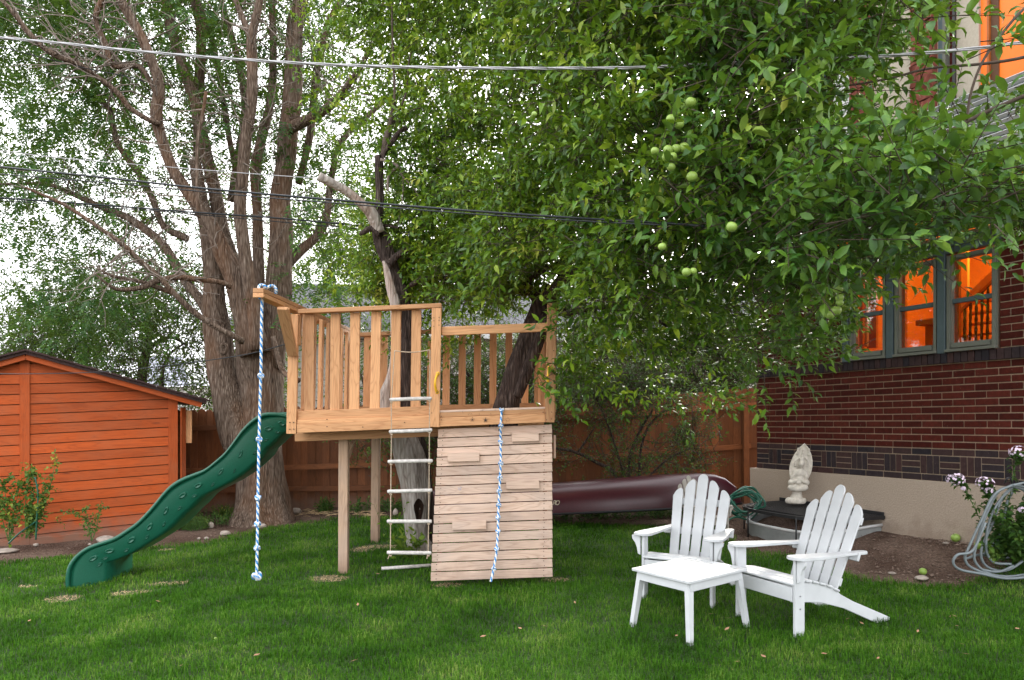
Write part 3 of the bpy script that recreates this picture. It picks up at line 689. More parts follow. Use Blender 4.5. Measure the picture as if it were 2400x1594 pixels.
    for px0, px1 in ((2000, 2047), (2143, 2196)):
        sa, sb = S2(px0), S2(px1); z = 3.9; k = 0
        while z < 8.4:
            hh = R.choice([.2, .24, .28]); cut = [sa, sb] if k % 3 == 0 else ([sa, sa+(sb-sa)*R.uniform(.4, .6), sb])
            for a, b_ in zip(cut[:-1], cut[1:]):
                bm = bmesh.new(); bmesh.ops.create_cube(bm, size=1); bmesh.ops.subdivide_edges(bm, edges=bm.edges[:], cuts=2, use_grid_fill=True)
                for v in bm.verts:
                    rr = noise.noise(Vector((v.co.x*5+k*3, v.co.z*5+a*7, v.co.y)))*.03 if v.co.y > .1 else 0
                    v.co = Vector((v.co.x*(b_-a-.012), v.co.y*.12+rr, v.co.z*(hh-.012)))
                mobj('stone_block', bm_mesh('stone_block', bm), M['stone_red'], h, frameM(P2((a+b_)/2, z+hh/2, .03)))
            z += hh; k += 1
        blk('stone_backing', px0, px1, 3.9, 8.5, -.02, .1, M['mortar'])
    blk('window_frame', 2196, 2206, 3.9, 9, -.02, .1, M['frame_blue']); blk('window_frame', 2206, 2213, 3.9, 9, -.02, .1, M['frame_grey'])
    blk('window_reveal', 2213, 2234, 3.9, 9, -.10, .06, M['brick']); blk('curtain', 2234, 2286, 3.9, 9, -.06, .05, M['stucco_up'])
    blk('lit_window', 2286, 2700, 3.9, 9, -.10, .05, M['lit']); blk('mullion', 2306, 2311, 3.9, 9, -.05, .05, simple('dark_orange_wood', (.35, .10, .02), .5, .1))
    blk('interior_chair', 2312, 2330, 5.2, 6.6, -.08, .03, M['iron'])
    board('cross_bar', h, P2(S2(2215), 5.05, .0), P2(S2(2300), 5.08, .0), (0, 0, 1), .03, .03, M['black_metal'])
    board('cross_bar', h, P2(S2(2236), 4.6, .0), P2(S2(2236), 8, .0), HU, .03, .03, M['black_metal'])
    board('cross_bar', h, P2(S2(1922), 4.35, .0), P2(S2(1990), 4.35, .0), (0, 0, 1), .04, .03, M['black_metal'])
    # slatted louvre balcony front
    sa = S2(2166); 
    for k in range(13):
        z = 4.42+k*.062
        board('louvre_slat', h, P2(sa+(.0), z, .10), P2(sa+3.2, z, .10), HN+Vector((0, 0, .9)), .052, .012, M['white'])
    blk('balcony_panel', 2160, 2700, 4.36, 5.2, .04, .03, M['black_metal'])
    mb = MB(); mb.v += [P2(-.3, 9.0, .5), P2(7, 9.0, .5), P2(7, 10.2, -3), P2(-.3, 10.2, -3)]; mb.f += [(0, 1, 2, 3)]; mb.m += [0]; mb.build('upper_roof', M['roof_brown'], h, False)
    blk('upper_core', 1895, 2900, 3.9, 9, -.4, .1, M['stucco_up'])
    return P, S
PH, SH = brick_house()

# ================================================================== PLAY FORT
def fort():
    YF = 6.84; YB = 9.33
    f = empty('play_fort', G(985, 1345), label='raised cedar play fort with railings and climbing wall built around an apple tree', cat='play fort')
    c = M['cedar']; Xd = Vector((1, 0, .042)).normalized(); Zd = Vector((.022, 0, 1)).normalized(); Yd = Vector((0, 1, 0))
    PX = F/YF
    def h_board(name, xa, ya, xb, yb, Y, hpx, th, mat=c, par=f, **k):      # horizontal board, centre line in photo px, hpx = face height
        return board(name, par, W(xa, ya, Y), W(xb, yb, Y), Zd, hpx/F*Y, th, mat, **k)
    def v_board(name, xa, ya, xb, yb, Y, wpx, th, mat=c, par=f, **k):
        return board(name, par, W(xa, ya, Y), W(xb, yb, Y), Xd, wpx/F*Y, th, mat, **k)
    # posts (front)
    v_board('post', 689, 737, 683.5, 1017, YF-.02, 22.5, .038)
    v_board('post', 702, 737, 699, 809, YF+.04, 10, .06)
    v_board('post', 1024, 722, 1018.5, 1001, YF-.03, 22.5, .04)
    v_board('post', 1294, 711, 1288, 990, YF-.03, 22.5, .04)
    v_board('post', 1302, 722, 1297, 985, YF+.06, 7, .085)
    # back posts
    for x0, x1 in ((822, 817), (1012, 1008), (1272, 1268)): v_board('post', x0, 800, x1, 990, YB+.03, 17, .06)
    # front top rail (flat), right lower rail on face
    h_board('top_rail', 701, 731, 1035.5, 717, YF-.01, 10, .09)
    h_board('top_rail', 1036, 776.5, 1282.5, 767, YF+.01, 20, .038)
    for i, (xt, xb, yb) in enumerate(((726.5, 724.5, 963), (787, 785.5, 960), (833, 830.5, 957.5), (882.5, 878.5, 956), (929, 926.5, 952), (976.5, 974, 949.5))):
        xt = (726.5, 787, 833, 882.5, 929, 976.5)[i]
        v_board('baluster', xt, 737-i*2.1, xb, yb+4, YF+.035, 22.5, .036)
    h_board('bottom_rail', 699, 974, 1008, 962, YF+.012, 21, .038)
    h_board('deck_edge', 698, 989, 1008, 977.5, YF-.006, 9.5, .045)
    h_board('fascia', 697, 1004.5, 1008.5, 992, YF-.012, 21, .04)
    h_board('deck_edge', 1031, 972.5, 1277, 963, YF-.005, 11.5, .042)
    h_board('sill_cap', 1031, 964.5, 1277, 956, YF+.03, 5, .12, M['cedar_grey'])
    h_board('fascia', 1030, 989.5, 1277, 979.5, YF-.012, 21, .04)
    h_board('beam', 694, 1025, 1030, 1013, YF+.33, 19, .09)
    h_board('beam', 1030, 1013, 1280, 1004, YF+.30, 16, .09)
    # back rails and balusters
    h_board('top_rail', 818, 786, 1275, 766, YB, 9, .09)
    h_board('bottom_rail', 818, 961, 1275, 951, YB, 14, .038)
    for xt, xb in ((862, 859), (901, 898), (1064, 1062), (1084, 1082.5), (1119.5, 1118.5), (1156, 1155), (1193, 1192), (1232, 1230), (1262, 1260)):
        v_board('baluster', xt if xt != 1064 else 1047, 788-(xt-860)*.045, xb if xt != 1064 else 1045, 957-(xt-860)*.02, YB+.02, 16.2, .034)
    # left side: bottom rail, balusters, double top beam running out towards the camera
    xl = W(692, 0, YF).x
    for dz in (0, .039):
        board('beam', f, Vector((W(605, 0, 6.1).x, 6.1, 2.535+dz)), Vector((xl-.0, 9.36, 2.525+dz)), (1, 0, 0), .089, .037, c)
    for dy in (0, .04):
        board('brace', f, W(662-0, 722, 6.36+dy)+Vector((0, dy, 0)), W(686, 831, 6.76+dy), (1, 0, 0), .089, .037, c)
    for k in range(8):
        Y = YF+.24+k*.30; board('baluster', f, Vector((xl+.01, Y, 1.58)), Vector((xl+.03, Y, 2.52)), (0, 1, 0), .089, .036, c)
    board('bottom_rail', f, Vector((xl+.0, YF+.05, 1.56)), Vector((xl+.0, YB, 1.56)), (0, 0, 1), .089, .038, c)
    board('fascia', f, Vector((xl-.01, YF+.05, 1.46)), Vector((xl-.01, YB, 1.46)), (0, 0, 1), .14, .038, c)
    xr = W(1299, 0, YF).x
    board('top_rail', f, Vector((xr, YF+.1, 2.35)), Vector((xr, YB, 2.41)), (0, 0, 1), .06, .036, c)
    board('bottom_rail', f, Vector((xr, YF+.1, 1.62)), Vector((xr, YB, 1.62)), (0, 0, 1), .089, .038, c)
    for k in range(6):
        Y = YF+.5+k*.36; board('baluster', f, Vector((xr-.03, Y, 1.62)), Vector((xr-.01, Y, 2.38)), (0, 1, 0), .089, .036, c)
    # deck boards run left-right
    n = 26; dy = (YB-YF)/n
    for k in range(n):
        Y = YF+.05+dy*(k+.5)-.02; za = 1.455
        if 8.05 < Y < 8.55:    # left apple trunk hole
            board('deck_board', f, Vector((xl, Y, za)), Vector((-1.42, Y, za+.03)), (0, 1, 0), dy-.008, .036, c); board('deck_board', f, Vector((-.72, Y, za+.05)), Vector((xr, Y, za+.10)), (0, 1, 0), dy-.008, .036, c)
        elif 7.55 < Y < 8.05:
            board('deck_board', f, Vector((xl, Y, za)), Vector((-.30, Y, za+.07)), (0, 1, 0), dy-.008, .036, c); board('deck_board', f, Vector((.26, Y, za+.09)), Vector((xr, Y, za+.10)), (0, 1, 0), dy-.008, .036, c)
        else: board('deck_board', f, Vector((xl, Y, za)), Vector((xr, Y, za+.10)), (0, 1, 0), dy-.008, .036, c)
    for Y in (7.17, 9.1): 
        if Y > 8: board('beam', f, Vector((xl, Y, 1.36)), Vector((xr, Y, 1.44)), (0, 0, 1), .12, .09, c)
    for x in (-1.3, -.62, .12): board('joist', f, Vector((x, YF+.42, 1.40+.042*(x+2))), Vector((x, YB, 1.40+.042*(x+2))), (0, 0, 1), .075, .038, c)
    # legs
    v_board('leg', 806.5, 1030, 805.5, 1352, 7.38, 21.5, .089, M['post_wood'])
    board('leg_brace', f, W(826, 1035, 7.45), W(813, 1075, 7.55), (0, 1, 0), .089, .038, M['post_wood'])
    v_board('leg', 881, 1008, 878.5, 1277, 9.05, 17.2, .089, M['post_wood']); v_board('leg', 890, 1008, 888, 1274, 9.1, 2, .09, M['post_wood'])
    v_board('leg', 1285, 1005, 1284, 1290, 9.05, 17, .089, M['post_wood']); v_board('leg', 1276, 1005, 1272, 1340, 7.38, 20, .089, M['post_wood'])
    # climbing wall
    cw = MB(); T0, T1 = 6.93, 6.72
    def cp(u, v, off=0):      # u 0..1 left-right, v 0 top..1 bottom
        Y = T0+(T1-T0)*v-off; x = (1-u)*(1027.5+(1009-1027.5)*v)+u*(1294+(1294.8-1294)*v)
        y = (1-u)*(1005+(1363-1005)*v)+u*(994+(1353-994)*v); return W(x, y, Y)
    for u in (.06, .5, .94): cw.box((cp(u, 0)+cp(u, 1))/2+Vector((0, .055, 0)), .038, .07, (cp(u, 1)-cp(u, 0)).length-.05, (Vector((1, 0, 0)), (cp(u, 1)-cp(u, 0)).normalized().cross(Vector((1, 0, 0))), -(cp(u, 1)-cp(u, 0)).normalized()))
    wall = cw.build('climbing_wall', M['fence_wood'], f, False)
    n = 16; dn = (cp(.5, 1)-cp(.5, 0)).normalized()
    for k in range(n):
        v0, v1 = k/n, (k+1)/n; v = (v0+v1)/2; hw = (cp(.5, v1)-cp(.5, v0)).length
        a, b_ = cp(0, v, R.uniform(0, .004)), cp(1, v, R.uniform(0, .004)); board('plank', wall, a+Vector((R.uniform(0, .0015), 0, 0)), b_+Vector((R.uniform(-.0015, .001), 0, 0)), dn, hw-.008, .02, M['cedar_grey'], .0025)
        for u in (.045, .93):
            for q in (.25, .75):
                s = cp(u+R.uniform(-.004, .004), v0+(v1-v0)*q, .0105); mb = MB(); mb.tube([s, s-Vector((0, .004, 0))], .0042, 6); mb.build('screw', M['dark_screw'], wall)
    for x0, x1, y in ((1049, 1124, 1072), (1199, 1263, 1025), (1186, 1264, 1136), (1060, 1140, 1231)):
        v = (y-1000)/360; Y = T0+(T1-T0)*v-.035
        board('foothold', wall, W(x0, y+1, Y), W(x1, y-1, Y), dn, 20.5/F*Y, .038, M['cedar_grey'])
    board('side_strip', f, W(1300, 1020, 7.1), W(1300, 1074, 7.1), (1, 0, 0), .022, .02, M['cedar_grey'])
    # scribbled stars in marker pen
    for (px, py, r, filled) in ((1107, 984, 7, 0), (1107, 984, 3, 1), (1138, 985, 7, 0), (1138, 985, 4.5, 1), (1190, 984, 7, 0), (1170, 1008, 3.5, 1)):
        Y = (YF-.0345) if py < 1000 else 6.905; mb = MB()
        P_ = [W(px+(r if i % 2 == 0 else r*.42)*math.sin(i*math.pi/5), py-(r if i % 2 == 0 else r*.42)*math.cos(i*math.pi/5), Y) for i in range(10)]
        if filled:
            b = 0; mb.v += P_+[p+Vector((0, .003, 0)) for p in P_]; mb.f += [tuple(range(9, -1, -1))]+[(i, (i+1) % 10, (i+1) % 10+10, i+10) for i in range(10)]; mb.m += [0]*11
        else: mb.tube(P_+[P_[0], P_[1]], .0009, 4)
        mb.build('drawn_star', M['dark_screw'], f, False)
    for px, py in ((1084, 966), (1097, 971), (1101, 970), (1105, 970), (1127, 962), (1131, 962), (1123, 970), (1150, 970), (1092, 985)):
        mb = MB(); mb.tube([W(px, py-2.2, YF-.031), W(px+1, py+2, YF-.031)], .0012, 4); mb.build('pen_mark', M['dark_screw'], f)
    for px, py in ((1080, 1143), (1075, 1145), (1078, 1147)):
        mb = MB(); Y = 6.81; mb.tube([W(px-2, py-2, Y), W(px+2, py, Y), W(px-1, py+2.5, Y)], .0012, 4); mb.build('pen_mark', M['blue_rope'], f)
    # screws on posts / fascia
    for px, py in ((1017, 745), (1029, 744), (1017, 752), (1029, 751), (1017, 765), (1029, 762), (679, 990), (688, 990), (679, 1006), (688, 1006), (1012, 968), (1279, 968), (1293, 966), (1281, 984), (1293, 982), (1301, 724), (1298, 822), (766, 983), (766, 1000), (850, 1001), (948, 990), (1034, 976), (1034, 984), (1273, 966)):
        s = W(px, py, YF-.0505); mb = MB(); mb.tube([s+Vector((0, .012, 0)), s-Vector((0, .002, 0))], .0045, 6); mb.build('screw', M['dark_screw'], f)
    # yellow handles
    for px, y0, y1 in ((1025, 876, 919), (1287, 862, 908)):
        Y = YF-.055; a = W(px+1, y0, Y); b_ = W(px-.5, y1, Y); mb = MB()
        path = smooth_path([tuple(a-Vector((0, 0, .004))), tuple(a+Vector((-.008, -.03, -.02))), tuple((a+b_)/2+Vector((-.016, -.055, 0))), tuple(b_+Vector((-.008, -.03, .02))), tuple(b_+Vector((0, 0, .004)))], 6)
        mb.tube(path, [.014*(1-.2*math.sin(i/(len(path)-1)*math.pi)) for i in range(len(path))], 10)
        hd = mb.build('handle', M['yellow'], f)
        for q in (a, b_):
            m2 = MB(); m2.tube([q+Vector((0, .012, 0)), q+Vector((0, .004, 0)), q-Vector((0, .003, 0))], [.020, .019, .015], 12); m2.build('handle_base', M['yellow'], hd)
            m3 = MB(); m3.tube([q-Vector((0, .003, 0)), q-Vector((0, .018, 0))], .008, 8); m3.build('bolt', M['bolt'], hd)
fort()

def rope_obj(name, pts, r, knots, label, cat, parent=None, kr=1.9, big=None, end=None):
    P = smooth_path([tuple(p) for p in pts], 1); 
    # resample finely for the stripes
    P = [Vector(p) for p in P]; L = [0]
    for a, b in zip(P[:-1], P[1:]): L.append(L[-1]+(b-a).length)
    step = .006; n = int(L[-1]/step); out = []
    for i in range(n+1):
        d = i*step; j = max(0, min(len(P)-2, int(np.searchsorted(L, d)-1))); t = (d-L[j])/max(1e-6, L[j+1]-L[j]); out.append(P[j].lerp(P[j+1], min(1, t)))
    rad = []
    for i in range(n+1): rad.append(r*(1+.06*math.sin(i*2.1)))
    mb = MB(); mb.tube(out, rad, 12, stripe=lambda i, k: 0 if ((k+i*.62) % 6) < 3 else 1)
    o = mb.build(name, [M['blue_rope'], M['white_rope']], parent, label=label, cat=cat) if parent is None else mb.build(name, [M['blue_rope'], M['white_rope']], parent)
    for kn in knots:
        i = int(kn*n); c = out[min(i, n)]; T = (out[min(i+2, n)]-out[max(i-2, 0)]).normalized(); s = T.orthogonal().normalized(); q = T.cross(s); mb = MB(); sc2 = kr
        if big and kn == knots[-1]: sc2 = big
        ang = R.uniform(0, 6)
        path = [c+T*(r*sc2*.55*math.sin(t*2+ang))+s*(r*sc2*.75*math.cos(t))+q*(r*sc2*.75*math.sin(t)) for t in np.linspace(0, 4*math.pi, 40)]
        mb.tube(path, r*.95*(sc2/1.9)**.8, 10, stripe=lambda i, k: 0 if ((k+i*1.3) % 5) < 2.5 else 1); mb.build('knot', [M['blue_rope'], M['white_rope']], o)
    return o
# swing rope from the projecting beam
sw = [W(614.5, 700, 6.2), W(613, 760, 6.2), W(612, 860, 6.2), W(609, 960, 6.2), W(606.5, 1060, 6.2), W(604.5, 1180, 6.2), W(603, 1280, 6.2), W(601.5, 1362, 6.2)]
o = rope_obj('knotted_swing_rope', sw, .0118, [.275, .50, .708, .80, .885, .985], 'blue and white knotted swing rope hanging from the projecting beam end', 'rope', big=3.0)
mb = MB(); mb.tube(smooth_path([tuple(W(609, 701, 6.13)), tuple(W(607, 674, 6.13)), tuple(W(613, 668, 6.2)), tuple(W(622, 672, 6.2)), tuple(W(618, 679, 6.25)), tuple(W(630, 672, 6.25)), tuple(W(640, 670, 6.3)), tuple(W(647, 678, 6.3)), tuple(W(647, 688, 6.32))], 8), .0125, 10, stripe=lambda i, k: 0 if ((k+i*1.1) % 5) < 2.5 else 1); mb.build('rope_tie', [M['blue_rope'], M['white_rope']], o)
# climbing rope
cr = [W(1176, 958, 6.80), W(1174, 990, 6.79), W(1173, 1020, 6.84), W(1174, 1080, 6.78), W(1171, 1140, 6.75), W(1168, 1200, 6.72), W(1167, 1250, 6.69), W(1164, 1295, 6.67), W(1157, 1335, 6.64), W(1150, 1364, 6.62)]
o = rope_obj('knotted_climbing_rope', cr, .0112, [.01, .10, .205, .33, .41, .485, .565, .64, .72, .82, .925], 'blue and white knotted rope lying down the slanted climbing wall', 'rope', kr=1.75)
# rope ladder
def ladder():
    Y = 6.70; rungs = [(913, 1012, 937, 934), (912, 1013, 1012, 1008), (909, 1014, 1082, 1080), (908, 1013, 1152, 1149), (907, 1012, 1222, 1222), (907, 1011, 1295, 1296)]
    l = empty('rope_ladder', W(960, 1296, Y), label='rope ladder with pale wooden rungs hanging at the fort front', cat='rope ladder')
    for i, (a, b, ya, yb) in enumerate(rungs):
        mb = MB(); p, q = W(a, ya, Y), W(b, yb, Y); d = q-p
        mb.tube([p, p+d*.02, p+d*.5+Vector((0, 0, R.uniform(-.003, .003))), p+d*.98, q], [.012, .0165, .0175, .0165, .012], 10); mb.build('rung', M['grey_wood'], l)
    for side, top in ((0, (925, 822)), (1, (1008, 820))):
        xs = [(917, 937), (917.5, 1012), (916.5, 1082), (916, 1152), (915.5, 1222), (915, 1296)] if side == 0 else [(1007, 934), (1006.5, 1008), (1006, 1080), (1005.5, 1149), (1004.5, 1222), (1003.5, 1296)]
        pts = [W(top[0], top[1], Y+.02)]+[W(x, y, Y) for x, y in xs]+[W(xs[-1][0]+(-6 if side == 0 else -3), xs[-1][1]+14, Y)]
        mb = MB(); out = []
        for a, b in zip(pts[:-1], pts[1:]):
            for t in np.linspace(0, 1, 24)[:-1]: out.append(a.lerp(b, t))
        out.append(pts[-1]); mb.tube(out, [.0048*(1+.18*math.sin(i*1.9)) for i in range(len(out))], 6); rp = mb.build('side_rope', M['tan_rope'], l)
        for x, y in xs:
            for dy in (4.5,):
                k = W(x, y+dy+2, Y-.005); mb = MB(); mb.tube([k+Vector((math.cos(t)*.0085, math.sin(t)*.0085, .003*math.sin(2*t))) for t in np.linspace(0, 11, 24)], .0052, 6); mb.build('knot', M['tan_rope'], rp)
    mb = MB(); a, b = W(925, 822, Y+.02), W(1008, 820, Y+.02); mb.tube([a.lerp(b, t)-Vector((0, 0, .018*math.sin(t*math.pi))) for t in np.linspace(0, 1, 14)], .0048, 6); mb.build('top_rope', M['tan_rope'], l)
ladder()
a, b = G(894, 1341, .035), G(1012, 1334, .04); mb = MB(); mb.tube([a, a.lerp(b, .5), b], [.017, .018, .017], 10); mb.build('loose_rung', M['grey_wood'], label='loose pale wooden rod lying in the grass below the rope ladder', cat='wooden rod')

# ================================================================== SLIDE
def slide():
    top = [(680, 975), (672, 974), (655, 970), (637, 969), (621, 970), (610, 974), (590, 987), (569, 1008), (549, 1035), (529, 1061), (508, 1080), (481, 1101), (454, 1112), (427, 1123), (403, 1138), (383, 1158), (366, 1179), (346, 1202), (322, 1226), (298, 1243), (271, 1260), (244, 1270), (217, 1279), (193, 1292), (173, 1311), (162, 1331), (158, 1355), (159, 1388)]
    bot = [(684, 1002), (675, 1008), (660, 1018), (645, 1031), (633, 1043), (620, 1054), (608, 1073), (584, 1096), (560, 1115), (530, 1134), (508, 1145), (474, 1162), (458, 1176), (443, 1192), (428, 1205), (407, 1226), (392, 1241), (372, 1256), (345, 1273), (323, 1287), (298, 1301), (275, 1311), (252, 1318), (249.5, 1324), (249.3, 1334), (249.2, 1344), (249, 1354), (248.5, 1366)]
    n = len(top); Yn = lambda px: 7.05+(px-160)/(680-160)*.95
    T = smooth_path([tuple(W(x, y, Yn(x))) for x, y in top], 4); B = smooth_path([tuple(W(x, y, Yn(x)+.03)) for x, y in bot], 4)
    T = [Vector(p) for p in T]; B = [Vector(p) for p in B]; n = len(T); wd = Vector((.0, .46, 0))
    s = empty('wavy_slide', G(205, 1380), label='dark green plastic wavy slide running down from the left of the fort', cat='slide')
    prof = []   # cross-section per station: near flange outer lip, top bead, wall, bed, far wall, far bead
    mb = MB(); K = None
    def sec(i):
        t, b = T[i], B[i]; up = (t-b); h = up.length; u = up/h
        N = Vector((0, -1, 0)); e = u
        bed_h = min(.075, h*.45)
        pn = []
        # outer near face (bulged slightly), top bead arc, inner near face, bed, far inner, far bead, far outer
        pn.append(b+e*.0)
        for q in (.08, .3, .55, .8, .93): pn.append(b+e*(h*q)+N*(.014*math.sin(q*math.pi)+.004))
        cb = b+e*(h-.012)
        for a in (-60, -20, 20, 60, 90, 130, 165): pn.append(cb+N*(.024*math.cos(math.radians(a))+.002)+e*(.024*math.sin(math.radians(a))))
        w = Vector((0, .055, 0)); pn.append(b+e*(h*.55)+w*.8); pn.append(b+e*bed_h+w*1.6)
        far = Vector((0, .50, 0)); pn.append(b+e*bed_h+far-w*1.6); pn.append(b+e*(h*.55)+far-w*.8)
        cf = cb+far
        for a in (165, 130, 90, 60, 20, -20, -60): pn.append(cf-N*(.024*math.cos(math.radians(a))+.002)+e*(.024*math.sin(math.radians(a))))
        pn.append(b+e*(h*.4)+far); pn.append(b+far)
        return pn
    for i in range(n):
        p = sec(i); K = len(p); mb.v += p
    for i in range(n-1):
        for k in range(K):
            k2 = (k+1) % K; mb.f.append((i*K+k, (i+1)*K+k, (i+1)*K+k2, i*K+k2)); mb.m.append(0)
    mb.f.append(tuple(range(K))); mb.m.append(0); mb.f.append(tuple((n-1)*K+k for k in range(K-1, -1, -1))); mb.m.append(0)
    mb.build('chute', M['slide'], s)
    # dimples: raised soft rims with sunk centre
    def pos(d): return d
    for row, (fr, sx, sz) in enumerate(((.50, .036, .022), (.22, .024, .013))):
        for k in range(12):
            i = int((k+1.0+row*.35)*n/14.2)
            if i >= n-6: continue
            t, b = T[i], B[i]; c = b.lerp(t, fr)+Vector((0, -.0190 if row == 0 else -.0135, 0)); tg = (T[min(i+1, n-1)]-T[i-1]).normalized(); up = (t-b).normalized()
            m2 = MB(); rings = [(1.3, .004), (1.05, -.006), (.9, -.013), (.74, -.011), (.4, -.001)]
            for rr, dep in rings:
                for q in range(14):
                    a = q/14*2*math.pi; m2.v.append(c+tg*(sx*rr*math.cos(a))+up*(sz*rr*math.sin(a))+Vector((0, dep, 0)))
            for r_ in range(len(rings)-1):
                for q in range(14): m2.f.append((r_*14+q, r_*14+(q+1) % 14, (r_+1)*14+(q+1) % 14, (r_+1)*14+q)); m2.m.append(0)
            m2.f.append(tuple(4*14+q for q in range(14))); m2.m.append(0); m2.build('dimple', M['slide'], s)
slide()

# ================================================================== FURNITURE
def slat_outline(w, L, flare=0, skew=0):
    r = w/2; pts = [(0, -w/2+flare), (L-r*.9, -w/2)]
    for a in range(-80, 81, 20): pts.append((L-r*.9+r*.9*math.cos(math.radians(a)), r*math.sin(math.radians(a))+skew*0))
    pts += [(L-r*.9, w/2), (0, w/2-flare)]; return pts
def adirondack(name, loc, face, mat, label):
    "local frame: +X right (seen from the seat), +Y forwards (the way it faces), origin midway between the front legs on the ground"
    a = math.atan2(-face[0], face[1]); e = empty(name, loc, a, label=label, cat='chair', group='slatted garden chairs'); E = WM[e]
    def wp(x, y, z): return E @ Vector((x, y, z))
    RX = (E.to_3x3() @ Vector((1, 0, 0))); FY = (E.to_3x3() @ Vector((0, 1, 0))); UP = Vector((0, 0, 1))
    for sx in (-1, 1):
        x = sx*.285
        board('leg', e, wp(x, -.035, -.02), wp(x, -.035, .545), FY, .09, .024, mat)
        # side rail / rear leg: shaped plank
        pts = [(.012, .245), (-.012, .37), (-.13, .372), (-.38, .325), (-.47, .25), (-.60, .185), (-1.0, .02), (-1.01, -.005), (-.86, -.01), (-.50, .145), (-.26, .215)]
        prism('rear_leg', pts[::-1], .024, wp(sx*.258, 0, 0), FY, UP, RX, mat, e, .003)
        # arm rest: paddle outline
        arm = [(.06, -.02), (.085, .02), (.08, .07), (.055, .105), (0, .118), (-.12, .112), (-.30, .085), (-.50, .05), (-.70, .035), (-.725, .01), (-.72, -.02), (-.68, -.032), (-.50, -.022), (-.34, -.028), (-.1, -.035), (.02, -.035)]
        pa = [(p[0], (p[1]-.03)*sx+0) for p in arm]; 
        U = (FY*1 + UP*.035).normalized()
        Nn = RX.cross(U); 
        O = wp(sx*.285, -.03, .558)
        # plane coordinates: U forward, V = N x U
        V = Nn.cross(U); sgn = 1 if V.dot(RX) > 0 else -1
        prism('arm_rest', [(p[0], p[1]*sgn) for p in (pa if sx*sgn > 0 else pa[::-1])], .022, O, U, V, Nn, mat, e, .003)
        # bracket below arm
        br = [(0, 0), (.075, 0), (.07, -.03), (.045, -.06), (.03, -.10), (.022, -.15), (0, -.16)]
        prism('arm_bracket', [(p[0], p[1]) for p in br], .022, wp(sx*.285+sx*.0, -.0, .545) + RX*(sx*.024), RX*sx, UP, (RX*sx).cross(UP), mat, e, .002)
        for z in (.20, .29):
            s = wp(sx*.285+sx*.012, -.035, z); mb = MB(); mb.tube([s, s+RX*(sx*.003)], .006, 8); mb.build('bolt', M['bolt'], e)
    board('front_apron', e, wp(-.27, .005, .30), wp(.27, .005, .30), UP, .10, .022, mat)
    # seat slats along curve
    cur = [(-.01, .375), (-.07, .385), (-.14, .38), (-.21, .365), (-.28, .345), (-.35, .322), (-.42, .29)]
    for i, (y, z) in enumerate(cur):
        t = Vector((0, cur[min(i+1, 6)][0]-cur[max(i-1, 0)][0], cur[min(i+1, 6)][1]-cur[max(i-1, 0)][1])).normalized()
        board('seat_slat', e, wp(-.285, y, z), wp(.285, y, z), E.to_3x3() @ t, .062, .018, mat, .006)
    # back
    tilt = math.radians(23); B0 = Vector((0, -.50, .27)); up = Vector((0, -math.sin(tilt), math.cos(tilt))); nb = Vector((0, math.cos(tilt), math.sin(tilt)))
    for i, (k, L) in enumerate(((-2, .65), (-1, .735), (0, .80), (1, .735), (2, .65))):
        x0 = k*.092; x1 = k*.108; d = (Vector((x1-x0, 0, 0))+up*L).normalized(); o0 = Vector((x0, 0, 0))+B0
        w = .088 if k else .092; r = w/2; 
        pts = [(0, -w/2+.006), (L-.05, -w/2)]
        for a_ in range(-75, 76, 25):
            yy_ = r*math.sin(math.radians(a_)); xx = L-.05+.05*math.cos(math.radians(a_)) - (.03*(yy_/r)*np.sign(k) if k else 0)*(1 if abs(k) else 0)
            pts.append((xx, yy_))
        pts += [(L-.05, w/2), (0, w/2-.006)]
        dU = E.to_3x3() @ d; nN = E.to_3x3() @ nb; V = nN.cross(dU); fl = 1 if V.dot(RX) > 0 else -1
        pts = [(p[0], p[1]*fl) for p in pts]
        prism('back_slat', pts, .018, E @ (o0+nb*.012), dU, V, nN, mat, e, .003)
    for hL, ww in ((.06, .44), (.27, .62), (.54, .50)):
        c = B0+up*hL-nb*.012; board('back_rail', e, E @ (c+Vector((-ww/2, 0, 0))), E @ (c+Vector((ww/2, 0, 0))), E.to_3x3() @ up, .06, .022, mat)
    return e
adirondack('garden_chair', Vector((1.86, 5.49, .0)), (-.90, -.44), M['white'], 'white slatted garden chair on the right, facing left, rear leg on the lawn')
adirondack('garden_chair', Vector((1.345, 6.10, .0)), (-.50, -.866), M['white'], 'white slatted garden chair behind the low white table')
gc = adirondack('garden_chair', Vector((W(1672, 0, 8.75).x, 8.75, .07)), (.30, -.95), M['greychair'], 'small grey-beige slatted garden chair half hidden behind the middle white chair')
gc.scale = (.70, .70, .70)
